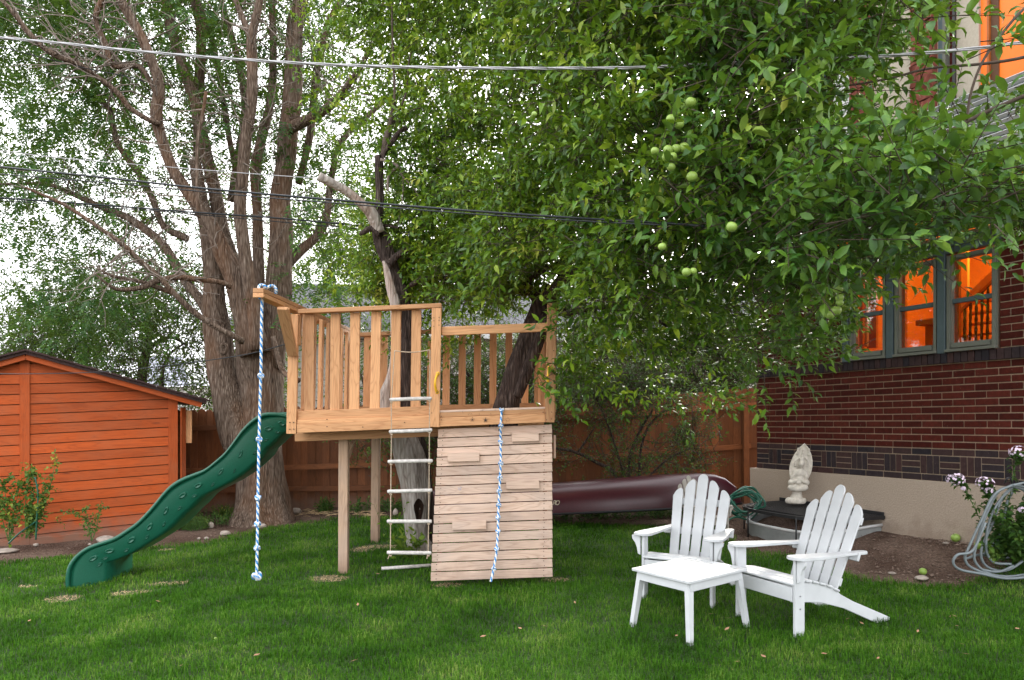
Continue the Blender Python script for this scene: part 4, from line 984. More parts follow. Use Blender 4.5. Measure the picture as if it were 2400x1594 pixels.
def table():
    Mw = M['white']; c = Vector((1.305, 5.49, .425)); a = Vector((.79, .61, .012)).normalized(); b = Vector((-.60, .80, .005)).normalized(); La, Lb = .66, .54
    t = empty('side_table', (c.x, c.y, 0), label='low white slatted side table with splayed legs in front of the chairs', cat='table')
    for s in (-1, 1):
        board('frame_rail', t, c+a*(-La/2)+b*(s*(Lb/2-.025)), c+a*(La/2)+b*(s*(Lb/2-.025)), b, .05, .02, Mw)
        board('frame_end', t, c+b*(-Lb/2+.052)+a*(s*(La/2-.022)), c+b*(Lb/2-.052)+a*(s*(La/2-.022)), a, .044, .0196, Mw)
        board('apron', t, c+a*(-La/2+.04)+b*(s*(Lb/2-.03))-Vector((0, 0, .042)), c+a*(La/2-.04)+b*(s*(Lb/2-.03))-Vector((0, 0, .042)), (0, 0, 1), .062, .018, Mw)
        board('apron', t, c+b*(-Lb/2+.04)+a*(s*(La/2-.03))-Vector((0, 0, .042)), c+b*(Lb/2-.04)+a*(s*(La/2-.03))-Vector((0, 0, .042)), (0, 0, 1), .0615, .018, Mw)
    n = 8; w = (Lb-.108)/n
    for k in range(n):
        o = c+b*(-Lb/2+.054+w*(k+.5)); board('slat', t, o-a*(La/2-.046), o+a*(La/2-.046), b, w-.012, .017, Mw, .002)
    for sa in (-1, 1):
        for sb in (-1, 1):
            top = c+a*(sa*(La/2-.055))+b*(sb*(Lb/2-.05))-Vector((0, 0, .012)); bt = Vector((c.x, c.y, 0))+a*(sa*(La/2-.005))+b*(sb*(Lb/2+.0)); bt.z = zg(bt.x, bt.y)-.02
            d = (bt-top).normalized(); L = (bt-top).length; z = -d; x = (a-z*a.dot(z)).normalized(); y = z.cross(x); mb = MB()
            for q, wd in ((top, .058), (bt, .036)):
                for i_, j_ in ((-1, -1), (1, -1), (1, 1), (-1, 1)): mb.v.append(q+x*(i_*wd/2)+y*(j_*.034/2))
            mb.f = [(3, 2, 1, 0), (4, 5, 6, 7), (0, 1, 5, 4), (1, 2, 6, 5), (2, 3, 7, 6), (3, 0, 4, 7)]; mb.m = [0]*6; mb.build('leg', Mw, t, False)
table()

# ================================================================== CANOE
def canoe():
    Y = 10.3; xa, xb = W(1010, 0, Y+.55).x, W(1738, 0, Y-.15).x; pa = Vector((xa, Y+.55, 0)); pb = Vector((xb, Y-.15, 0)); U = (pb-pa).normalized(); L = (pb-pa).length
    N = Vector((U.y, -U.x, 0)); N = N if N.y < 0 else -N
    c = empty('canoe', (pa+pb)/2, label='maroon canoe stored upside down along the fence', cat='canoe')
    def prof(t): # gunwale z (bottom, px), keel z (top)
        px = 1010+t*728; yb = np.interp(px, [1010, 1297, 1560, 1650, 1738], [1201, 1197, 1186, 1181, 1180]); yt = np.interp(px, [1010, 1100, 1297, 1450, 1560, 1640, 1675, 1702, 1726, 1738], [1150, 1142, 1133, 1121, 1113, 1109, 1111, 1121, 1142, 1177])
        Yq = (pa+U*(t*L)).y; return CZ+(HZ-yb)/F*Yq, CZ+(HZ-yt)/F*Yq
    mb = MB(); n = 60; K = 19
    for i in range(n+1):
        t = i/n; zb, zt = prof(t); q = min(t, 1-t)*2; beam = .40*(1-(1-min(1, q*1.15))**2.3)**.75+.004; o = pa+U*(t*L)
        for k in range(K):
            a = math.pi*k/(K-1); ex = 2.6; cx = math.copysign(abs(math.cos(a))**(2/ex), math.cos(a)); cz = abs(math.sin(a))**(2/(ex-.5)); 
            mb.v.append(o+N*(beam*cx*(.97+.03*cz))+Vector((0, 0, zb+(zt-zb)*cz)))
    for i in range(n):
        for k in range(K-1): mb.f.append((i*K+k, i*K+k+1, (i+1)*K+k+1, (i+1)*K+k)); mb.m.append(0)
    mb.build('hull', M['canoe'], c)
    for s in (0, K-1):
        m2 = MB(); m2.tube([mb.v[i*K+s] for i in range(n+1)], .016, 6); m2.build('gunwale', M['canoe_trim'], c)
    for t in (.3, .7):
        o = pa+U*(t*L); z = prof(t)[0]; board('thwart', c, o+N*.37+Vector((0, 0, z)), o-N*.37+Vector((0, 0, z)), U, .05, .02, M['post_wood'])
    for t in (.12, .88):      # supports
        o = pa+U*(t*L); z = prof(t)[0]; board('support_block', c, o+N*.3+Vector((0, 0, z-.09)), o-N*.3+Vector((0, 0, z-.09)), (0, 0, 1), .14, .09, M['post_wood'])
    # lettering, upside down because the hull is
    cu = bpy.data.curves.new('lettering', 'FONT'); cu.body = 'Old Town'; cu.size = .092; cu.shear = .30; cu.extrude = .001; cu.space_character = .74; cu.offset = .0012
    tmp = bpy.data.objects.new('tmp', cu); COL.objects.link(tmp); bpy.context.view_layer.update(); me = bpy.data.meshes.new_from_object(tmp.evaluated_get(bpy.context.evaluated_depsgraph_get())); bpy.data.objects.remove(tmp)
    t = (1332-1010)/728; o = pa+U*(t*L)+N*.412; o.z = CZ+(HZ-1173)/F*o.y; Xv = -U; Zv = N*1; Yv = Vector((0, 0, -1)); Zv = Xv.cross(Yv)
    Mx = Matrix(((Xv.x, Yv.x, Zv.x, o.x), (Xv.y, Yv.y, Zv.y, o.y), (Xv.z, Yv.z, Zv.z, o.z), (0, 0, 0, 1)))
    for v_ in me.vertices: v_.co.x *= .78
    me.materials.clear(); mobj('lettering', me, M['cream'], c, Mx)
canoe()

# ================================================================== WINDOW WELL + STATUE
def well():
    s0, s1 = .52, 2.12; c = (s0+s1)/2; hw = (s1-s0)/2; zt = .36
    g = empty('window_well', PH(c, 0, .5), label='galvanised window well with black metal grate against the house', cat='window well')
    def arc(t, k=1.0, z=0):   # D outline
        a = math.pi*t; x = c-hw*k*math.copysign(abs(math.cos(a))**.62, math.cos(a)); n = .07+(.98*k)*abs(math.sin(a))**.62; q = PH(x, 0, n); q.z = z+TLz(x); return q
    def TLz(x): return .0
    mb = MB(); zz = [-.1, -.04, -.01, .02, .05, .08, .11, .14, .17]; K = 41
    for j, z in enumerate(zz):
        for k in range(K): mb.v.append(arc(k/(K-1), .93+(.012 if j % 2 else 0), z+zg(*arc(k/(K-1))[:2])*.4))
    for j in range(len(zz)-1):
        for k in range(K-1): mb.f.append((j*K+k, j*K+k+1, (j+1)*K+k+1, (j+1)*K+k)); mb.m.append(0)
    mb.build('well_wall', M['galv'], g)
    rim = [arc(k/40, .945, .185+.4*zg(*arc(k/40)[:2])) for k in range(41)]; mb = MB(); mb.tube(rim, .018, 8); mb.build('well_rim', M['trim_white'], g)
    for k in (8, 13, 30): 
        mb = MB(); mb.box(rim[k], .04, .05, .07); mb.build('rim_clip', M['trim_white'], g, False)
    out = [arc(k/40, 1.0, zt) for k in range(41)]
    for k in range(40): pass
    mb = MB()
    for k in range(41):
        p = out[k]; 
        for dz in (-.018, .018): mb.v.append(p+Vector((0, 0, dz)))
        inn = arc(k/40, .965, zt); 
        for dz in (.018, -.018): mb.v.append(inn+Vector((0, 0, dz)))
    for k in range(40):
        for q in range(4): mb.f.append((k*4+q, k*4+(q+1) % 4, (k+1)*4+(q+1) % 4, (k+1)*4+q)); mb.m.append(0)
    mb.build('grate_rim', M['black_metal'], g, False)
    board('grate_back', g, PH(s0, zt+.01, .09), PH(s1, zt-.02, .09), (0, 0, 1), .09, .012, M['black_metal'])
    n = 30
    for i in range(n):
        nn = .11+i*(.93-.11)/n; # bars parallel to the wall
        k = ((nn-.07)/.98)**(1/.62); 
        if k >= 1: continue
        a = math.asin(min(1, k)); xx = hw*abs(math.cos(a))**.62
        A, B = PH(c-xx, 0, nn), PH(c+xx, 0, nn); A.z = B.z = zt+.008; board('grate_bar', g, A, B, (0, 0, 1), .024, .013, M['black_metal'], 0)
    for x in (c-.35, c, c+.35):
        A, B = PH(x, 0, .08), PH(x, 0, 1.0); A.z = B.z = zt-.012; board('cross_bar', g, A, B, (0, 0, 1), .02, .02, M['black_metal'], 0)
    for k in (9, 16, 24, 33):
        p = out[k].copy(); q = p.copy(); q.z = zg(p.x, p.y)-.03; mb = MB(); mb.tube([p, q], .009, 6); mb.build('grate_leg', M['black_metal'], g)
well()
def statue():
    base = W(1864, 1180, 9.45); e = empty('stone_statue', base, label='pale carved stone deity statue leaning against the foundation wall', cat='statue'); 
    lean = .15; U = Vector((.93, -.30, 0)).normalized(); N = Vector((-.30, -.93, 0)).normalized(); UP = (Vector((0, 0, 1))-N*.10+U*lean).normalized()
    def q(x, y, z): return base+U*x+N*y+UP*z
    bm = bmesh.new()
    def ell(x, y, z, a, b, c, rot=0):
        r = bmesh.ops.create_icosphere(bm, subdivisions=3, radius=1)
        for v in r['verts']:
            p = Vector((v.co.x*a, v.co.y*b, v.co.z*c)); p = Matrix.Rotation(rot, 3, 'Y') @ p; v.co = Vector((x, y, z))+p
    # mandorla slab: pointed oval
    pts = []
    for t in np.linspace(0, 1, 15): pts.append((.155*math.sin(min(1, t*1.02)*math.pi*.98)**.75 if t < 1 else 0, .17+t*.59))
    outline = [(x, z) for x, z in pts]+[(-x, z) for x, z in pts[::-1][1:]]
    vf = [bm.verts.new((x, .0, z)) for x, z in outline]; vb = [bm.verts.new((x, -.06, z)) for x, z in outline]
    bm.faces.new(vf[::-1]); bm.faces.new(vb)
    for i in range(len(vf)): j = (i+1) % len(vf); bm.faces.new((vf[i], vf[j], vb[j], vb[i]))
    for i in range(len(outline)-1):
        for w_ in (0, .33, .66): (x, z) = [outline[i][k_]*(1-w_)+outline[i+1][k_]*w_ for k_ in (0, 1)]; ell(x*.95, .0, z, .012, .012, .012)
    for k in range(14): a = k/14*6.28; ell(.11*math.cos(a), .055*math.sin(a)+.0, .035, .038, .03, .04)
    ell(0, 0, .02, .125, .085, .03); ell(0, 0, .085, .085, .06, .05); ell(0, .0, .13, .07, .05, .05)
    ell(-.07, .04, .205, .075, .05, .045); ell(.07, .04, .205, .075, .05, .045); ell(0, .05, .19, .09, .05, .04)      # crossed legs
    ell(-.11, .02, .27, .04, .045, .04); ell(.11, .02, .27, .04, .045, .04)
    ell(0, .03, .30, .065, .045, .09); ell(0, .03, .39, .075, .045, .06)                                            # torso
    ell(-.085, .03, .36, .025, .03, .085, .35); ell(.085, .03, .36, .025, .03, .085, -.35); ell(-.07, .06, .285, .055, .022, .022, -.4); ell(.07, .06, .285, .055, .022, .022, .4); ell(0, .075, .27, .03, .02, .02)
    ell(0, .035, .455, .022, .02, .03); ell(0, .045, .51, .040, .038, .052); ell(0, .08, .505, .008, .010, .014); ell(-.015, .075, .52, .009, .006, .005); ell(.015, .075, .52, .009, .006, .005); ell(0, .076, .485, .014, .006, .004); ell(-.041, .04, .505, .008, .012, .022); ell(.041, .04, .505, .008, .012, .022)
    ell(0, .03, .562, .032, .028, .026); ell(0, .02, .595, .016, .016, .028)
    for k in range(12): a = -1.9+k*.345; ell(.085*math.sin(a), .008, .51+.085*math.cos(a), .012, .012, .014)
    for k in range(9): ell(.10*math.sin(k*2.1)*.9, .012, .62-.0+.01*k, .012, .01, .02)
    for v in bm.verts: v.co = (q(v.co.x*.86, v.co.y, v.co.z)-base)
    me = bm_mesh('figure', bm, True); o = mobj('figure', me, M['statue'], e, Matrix.Translation(base))
    md = o.modifiers.new('remesh', 'REMESH'); md.mode = 'VOXEL'; md.voxel_size = .0065; md.use_smooth_shade = True
statue()

# ================================================================== LEAF BUILDERS (numpy)
def norm(a): return a/np.maximum(1e-9, np.linalg.norm(a, axis=-1, keepdims=True))
T8v = np.array([[0, 0, 0], [.30, .21, .14], [.32, 0, .05], [.30, -.21, .14], [.66, .21, .09], [.68, 0, .0], [.66, -.21, .09], [1, 0, -.24]])
T8f = np.array([[0, 2, 1], [0, 3, 2], [1, 2, 5], [1, 5, 4], [2, 3, 6], [2, 6, 5], [4, 5, 7], [5, 6, 7]])
T2v = np.array([[0, 0, 0], [.5, .27, .05], [.5, -.27, .05], [1, 0, -.06]]); T2f = np.array([[0, 2, 1], [1, 2, 3]])
def leaf_mesh(name, P, D, N, L, tmpl='8', wid=1.0):
    tv, tf = (T8v, T8f) if tmpl == '8' else (T2v, T2f)
    D = norm(D); S = norm(np.cross(N, D)); U = np.cross(D, S); n = len(P)
    w = np.broadcast_to(wid, (n,)); tvx = tv[None, :, 0, None]; tvy = tv[None, :, 1, None]*w[:, None, None]; tvz = tv[None, :, 2, None]*rng.uniform(.1, 1.5, (n, 1, 1))
    V = P[:, None, :]+L[:, None, None]*(tvx*D[:, None, :]+tvy*S[:, None, :]+tvz*U[:, None, :])
    Tq = (np.arange(n)*len(tv))[:, None, None]+tf[None]
    return fast(name, V.reshape(-1, 3), Tq.reshape(-1, 3))
def twig_leaves(C, T, L, nl, ll, spread=1.0, droop=.25):
    "C centres, T unit directions, L lengths -> leaf arrays"
    n = len(C); t = np.linspace(.08, 1, nl)[None, :, None]; t = t+rng.uniform(-.04, .04, (n, nl, 1))
    sag = np.array([0, 0, -1.])*(t**2)*L[:, None, None]*droop
    pos = C[:, None, :]+T[:, None, :]*(t*L[:, None, None])+sag
    A = rng.uniform(0, 6.28, (n, 1))+np.arange(nl)[None, :]*2.4
    e1 = norm(np.cross(T, np.array([.13, .2, 1.]))); e2 = np.cross(T, e1)
    rad = e1[:, None, :]*np.cos(A)[..., None]+e2[:, None, :]*np.sin(A)[..., None]
    D = T[:, None, :]*(.35+.9*t**3)+rad*spread+rng.normal(0, .25, pos.shape); D[..., 2] -= .10
    N = np.array([0, -.25, 1.])+rng.normal(0, .5, pos.shape)+rad*.15
    ls = ll*rng.uniform(.65, 1.15, (n, nl))
    return pos.reshape(-1, 3), D.reshape(-1, 3), N.reshape(-1, 3), ls.reshape(-1)
def stick_mesh(name, A, B, r0, r1):
    n = len(A); T = norm(B-A); e1 = norm(np.cross(T, np.array([.2, .1, 1.]))); e2 = np.cross(T, e1); V = []
    for P, r in ((A, r0), (B, r1)):
        for k in range(3):
            a = k*2.094; V.append(P+(e1*math.cos(a)+e2*math.sin(a))*np.reshape(r, (-1, 1)))
    V = np.stack(V, 1); base = np.array([[0, 1, 4], [0, 4, 3], [1, 2, 5], [1, 5, 4], [2, 0, 3], [2, 3, 5]])
    return fast(name, V.reshape(-1, 3), ((np.arange(n)*6)[:, None, None]+base[None]).reshape(-1, 3))
def to_local(P, o): return P-np.array(o.location)[None] if False else P
def grid_sample(grid, x0, y0, cell, per, yfun, clump=.30, nclump=9):
    "grid of coverage -> world points (N,3), number of samples from coverage"
    out = []
    for j, row in enumerate(grid):
        for i, c in enumerate(row):
            if c <= 0: continue
            cx, cy = x0+i*cell, y0+j*cell; px = rng.uniform(cx, cx+cell, 400); py = rng.uniform(cy, cy+cell, 400); Y = yfun(px, py)
            ar = per(float(np.mean(Y))); need = -math.log(max(.02, 1-min(c, .985)))*cell*cell/ar
            nc = max(1, int(round(need/nclump+rng.uniform(-.3, .3)))); 
            px, py, Y = px[:nc], py[:nc], Y[:nc]
            X = (px-1200)/F*Y; Z = CZ+(HZ-py)/F*Y; ctr = np.stack([X, Y, Z], 1)
            q = np.repeat(ctr, nclump, 0)+rng.normal(0, 1, (nc*nclump, 3))*np.array([clump, clump, clump*.7]); out.append(np.concatenate([q, np.repeat(ctr, nclump, 0)], 1))
    return np.concatenate(out)
def limb(mb, pts, Yf, rough=.12, seg=12, n=5, seed=0):
    path = smooth_path([(*W(p[0], p[1], Yf(i/(len(pts)-1)) if callable(Yf) else Yf), p[2]/2/F*(Yf(i/(len(pts)-1)) if callable(Yf) else Yf)) for i, p in enumerate(pts)], n)
    mb.tube([Vector(p[:3]) for p in path], [max(.004, p[3]) for p in path], seg, rough=rough, seed=seed); return path

# ================================================================== BIG MULTI-STEMMED TREE (left)
def big_tree():
    Y0 = 11.2; t = empty('tree', G(612, 1212), label='big multi-stemmed tree with furrowed brown bark rising behind the slide', cat='tree')
    mb = MB(); paths = []
    limb(mb, [(612, 1245, 168), (612, 1218, 148), (613, 1180, 124), (612, 1120, 108), (614, 1040, 98), (617, 950, 92), (612, 880, 96), (600, 810, 96), (585, 750, 76), (565, 700, 56)], Y0, .16, 26, 6, 1)
    mb.build('trunk', M['bark'], t)
    mb = MB(); limb(mb, [(600, 1110, 60), (575, 1060, 78), (555, 1010, 80), (538, 950, 74), (522, 880, 68), (513, 800, 63), (504, 735, 58), (499, 640, 47), (488, 540, 36), (470, 460, 30), (458, 375, 26)], lambda q: Y0-.1+.3*q, .14, 18, 6, 2)
    mb.build('trunk', M['bark'], t)
    defs = [
     ([(600, 830, 70), (565, 700, 56), (545, 640, 47), (520, 590, 42), (500, 540, 38), (474, 501, 32), (440, 450, 28), (407, 400, 27), (383, 339, 26), (366, 271, 28), (373, 203, 24), (352, 135, 23), (322, 68, 22), (288, 10, 22), (262, -60, 18), (230, -160, 14)], Y0-.3, -.9),
     ([(590, 800, 40), (570, 700, 38), (545, 620, 34), (520, 540, 32), (501, 440, 30), (481, 356, 28), (461, 254, 28), (440, 186, 26), (417, 119, 24), (396, 44, 22), (384, -60, 18), (380, -180, 12)], Y0+.2, .6),
     ([(605, 820, 40), (590, 700, 34), (575, 600, 30), (562, 491, 28), (569, 407, 27), (576, 322, 27), (590, 237, 26), (591, 136, 24), (590, 85, 22), (605, 20, 17), (618, -60, 14), (640, -160, 10)], Y0-.5, -.4),
     ([(590, 100, 15), (572, 50, 14), (552, 0, 13), (535, -70, 10)], Y0-.7, 0),
     ([(612, 760, 30), (606, 600, 26), (603, 491, 23), (598, 407, 24), (610, 339, 22), (634, 237, 18), (640, 136, 17), (637, 0, 16), (630, -120, 12)], Y0+.3, .5),
     ([(625, 860, 80), (642, 760, 72), (652, 680, 58), (655, 620, 52), (661, 530, 50), (657, 474, 48), (668, 390, 47), (674, 305, 46), (684, 237, 44), (688, 152, 40), (691, 68, 38), (705, 0, 34), (720, -100, 26), (735, -220, 18)], Y0+.0, .3),
     ([(680, 300, 28), (705, 288, 26), (752, 264, 22), (790, 234, 18), (812, 205, 16), (850, 150, 12), (880, 80, 9), (900, 0, 6)], Y0, -.8),
     ([(700, 430, 18), (715, 370, 18), (728, 305, 18), (735, 237, 18), (740, 180, 17), (755, 110, 17), (768, 60, 17), (792, 10, 15), (820, -80, 10)], Y0+.6, .5),
     ([(655, 640, 30), (681, 611, 24), (712, 581, 22), (745, 550, 20), (765, 510, 18), (775, 420, 16), (800, 332, 14), (851, 281, 13), (902, 237, 10), (945, 217, 8), (980, 190, 5)], Y0+.2, .9),
     ([(505, 770, 28), (471, 706, 22), (434, 659, 20), (400, 598, 20), (373, 564, 20), (339, 537, 18), (295, 508, 16), (237, 485, 14), (170, 455, 11), (110, 432, 9), (0, 432, 6)], Y0+.1, .9),
     ([(565, 800, 16), (559, 794, 14), (508, 767, 14), (457, 733, 14), (410, 689, 14), (373, 649, 13), (325, 608, 12), (288, 574, 12), (237, 537, 10), (150, 480, 8), (60, 440, 6)], Y0-.9, -1.2),
     ([(540, 672, 14), (518, 662, 12), (457, 654, 14), (413, 650, 14), (366, 659, 14), (339, 672, 12), (288, 679, 10), (260, 672, 7), (220, 640, 4)], Y0-.9, -1.0),
     ([(410, 690, 10), (356, 669, 10), (322, 659, 8), (264, 647, 7), (230, 630, 5)], Y0-1.2, -.4),
     ([(440, 560, 16), (383, 529, 15), (356, 464, 15), (325, 407, 14), (295, 369, 13), (274, 332, 13), (264, 288, 12), (258, 258, 11), (234, 230, 9), (215, 190, 8), (190, 150, 5)], Y0+.5, .6),
     ([(372, 290, 15), (349, 281, 13), (305, 254, 13), (281, 224, 13), (251, 197, 13), (217, 173, 12), (183, 149, 14), (136, 132, 14), (102, 112, 14), (68, 78, 13), (34, 34, 11), (0, -5, 9), (-50, -60, 6)], Y0-.9, -1.2),
     ([(374, 240, 14), (352, 190, 12), (325, 156, 12), (281, 156, 13), (258, 146, 13), (251, 112, 12), (234, 75, 12), (224, 41, 12), (237, 7, 14), (262, -40, 12)], Y0-.8, -.3),
     ([(560, 430, 14), (540, 340, 14), (520, 220, 14), (500, 100, 14), (478, 40, 12), (440, -60, 8)], Y0+1.2, .3),
     ([(463, 380, 20), (465, 300, 24), (468, 180, 25), (471, 68, 24), (450, -20, 20), (430, -120, 12)], Y0+.9, .3),
     ([(540, 470, 18), (560, 360, 20), (575, 250, 18), (560, 150, 16), (530, 40, 14), (500, -60, 10)], Y0+1.0, .5),
     ([(466, 510, 9), (462, 420, 9), (464, 330, 9), (475, 270, 8), (483, 215, 8)], Y0-1.0, 0),
     ([(640, 790, 12), (660, 865, 12), (685, 885, 13), (700, 892, 12)], Y0-.4, -.3),
    ]
    for i, (pts, y, dy) in enumerate(defs):
        mb = MB(); p = limb(mb, pts, lambda q, y=y, dy=dy: y+dy*q, .12, 12 if pts[0][2] > 25 else 8, 4, i*3.1); mb.build('limb', M['bark'], t); paths.append(p)
    # knot scar
    mb = MB(); c = W(524, 818, Y0-.46); 
    for r, d in ((.085, 0), (.065, -.035), (.035, -.012), (.012, .01)):
        for k in range(12): a = k/12*6.28; mb.v.append(c+Vector((r*.85*math.cos(a), d, r*1.15*math.sin(a)+.015*math.cos(a))))
    for j in range(3):
        for k in range(12): mb.f.append((j*12+k, j*12+(k+1) % 12, (j+1)*12+(k+1) % 12, (j+1)*12+k)); mb.m.append(0)
    mb.f.append(tuple(36+k for k in range(12))); mb.m.append(0); mb.build('branch_scar', M['bark'], t)
    # secondary branches
    A, B, r0, r1 = [], [], [], []
    ends = []
    for p in paths:
        for k in range(int(len(p)*.9)):
            q = p[R.randrange(int(len(p)*.25), len(p))]; o = np.array(q[:3]); 
            if o[2] < 3.2: continue
            d = norm(np.array([R.gauss(0, 1), R.gauss(0, .8), R.gauss(.25, .6)])); L = R.uniform(.35, 1.0); r = min(q[3]*.45, .016)
            for s in range(6):
                e = o+d*L/5; A.append(o); B.append(e); r0.append(r); r1.append(r*.8); r *= .78; o = e; d = norm(d+np.array([R.gauss(0, .3), R.gauss(0, .3), R.gauss(0, .3)]))
                if s == 2 and R.random() < .7:
                    d2 = norm(d+np.array([R.gauss(0, .8), R.gauss(0, .8), R.gauss(0, .8)])); o2 = o
                    for s2 in range(3): e2 = o2+d2*L/6; A.append(o2); B.append(e2); r0.append(r*.7); r1.append(r*.5); o2 = e2; d2 = norm(d2+np.array([R.gauss(0, .3), R.gauss(0, .3), R.gauss(-.05, .3)]))
            ends.append(o)
    mobj('twigs', stick_mesh('twigs', np.array(A), np.array(B), np.array(r0), np.array(r1)), M['deadtwig'], t, kind='stuff')
    # crown of compound leaves
    g = [[.7, .7, .7, .7, .65, .65, .6, .6, .5, .45, .3],
         [.7, .7, .7, .7, .65, .65, .6, .6, .5, .45, .3],
         [.68, .68, .72, .68, .62, .58, .52, .5, .48, .38, .2],
         [.5, .5, .58, .62, .58, .48, .46, .46, .42, .28, .1],
         [.42, .42, .60, .62, .48, .44, .46, .40, .36, .32, .2],
         [.55, .58, .56, .52, .46, .40, .34, .32, .34, .42, .1],
         [.38, .36, .56, .48, .44, .26, .24, .30, .40, .42, 0],
         [.32, .36, .50, .48, .36, .22, .12, .14, .38, .46, 0],
         [.28, .32, .56, .58, .42, .10, 0, 0, .36, .44, 0],
         [.1, .08, .35, .42, .25, .0, 0, 0, .10, .10, 0]]
    S = grid_sample(g, -100, -200, 100, lambda Y: 84.0*(11/Y)**2, lambda px, py: rng.uniform(11.0, 14.6, px.shape), .34, 15)
    C = S[:, :3]; n = len(C); out = norm(C-S[:, 3:]+rng.normal(0, .12, C.shape)); T = norm(out+rng.normal(0, .35, C.shape)+np.array([0, 0, -.45]))
    L = rng.uniform(.24, .38, n); npair = 6
    e1 = norm(np.cross(T, np.array([0, 0, 1.])+rng.normal(0, .3, C.shape))); up = np.cross(e1, T)
    P, D, N, LL = [], [], [], []
    for k in range(npair):
        tt = .22+.78*(k+.5)/npair
        for s in (-1, 1):
            P.append(C+T*(L*tt)[:, None]+np.array([0, 0, -1.])*(L*tt**2*.25)[:, None]); D.append(e1*s*1.0+T*.45+rng.normal(0, .12, C.shape)+np.array([0, 0, -.25])); N.append(up+rng.normal(0, .25, C.shape)); LL.append(rng.uniform(.074, .108, n))
    P.append(C+T*L[:, None]); D.append(T); N.append(up); LL.append(rng.uniform(.05, .07, n))
    mobj('crown', leaf_mesh('crown', np.concatenate(P), np.concatenate(D), np.concatenate(N), np.concatenate(LL), '2', .62), M['leaf_ash'], t, kind='stuff')
big_tree()

# ================================================================== APPLE TREES
def apple_fruit(parent, p, r, nm='apple', **k):
    mb = MB(); ax = Vector((R.gauss(0, .3), R.gauss(0, .3), 1)).normalized(); ex = ax.orthogonal().normalized(); ey = ax.cross(ex); K = 12; n = 9
    for j in range(n+1):
        a = math.pi*j/n; rr = math.sin(a)*(1+.06*math.cos(a)); z = math.cos(a)*.92-.10*math.exp(-(a/.35)**2)+.08*math.exp(-((math.pi-a)/.3)**2)
        for q in range(K): b = q/K*6.283; mb.v.append(p+(ex*math.cos(b)+ey*math.sin(b))*(rr*r)+ax*(z*r))
    for j in range(n):
        for q in range(K): mb.f.append((j*K+q, j*K+(q+1) % K, (j+1)*K+(q+1) % K, (j+1)*K+q)); mb.m.append(0)
    b = len(mb.f); mb.tube([p+ax*r*.8, p+ax*r*1.15, p+ax*r*1.5+ex*r*.2], .0016, 5, 1)
    return mb.build(nm, [M['apple'], M['twig']], parent, **k)
M['apple'] = simple('green_apple_skin', (.24, .36, .07), .35, .18, 14, .45, rand=True)
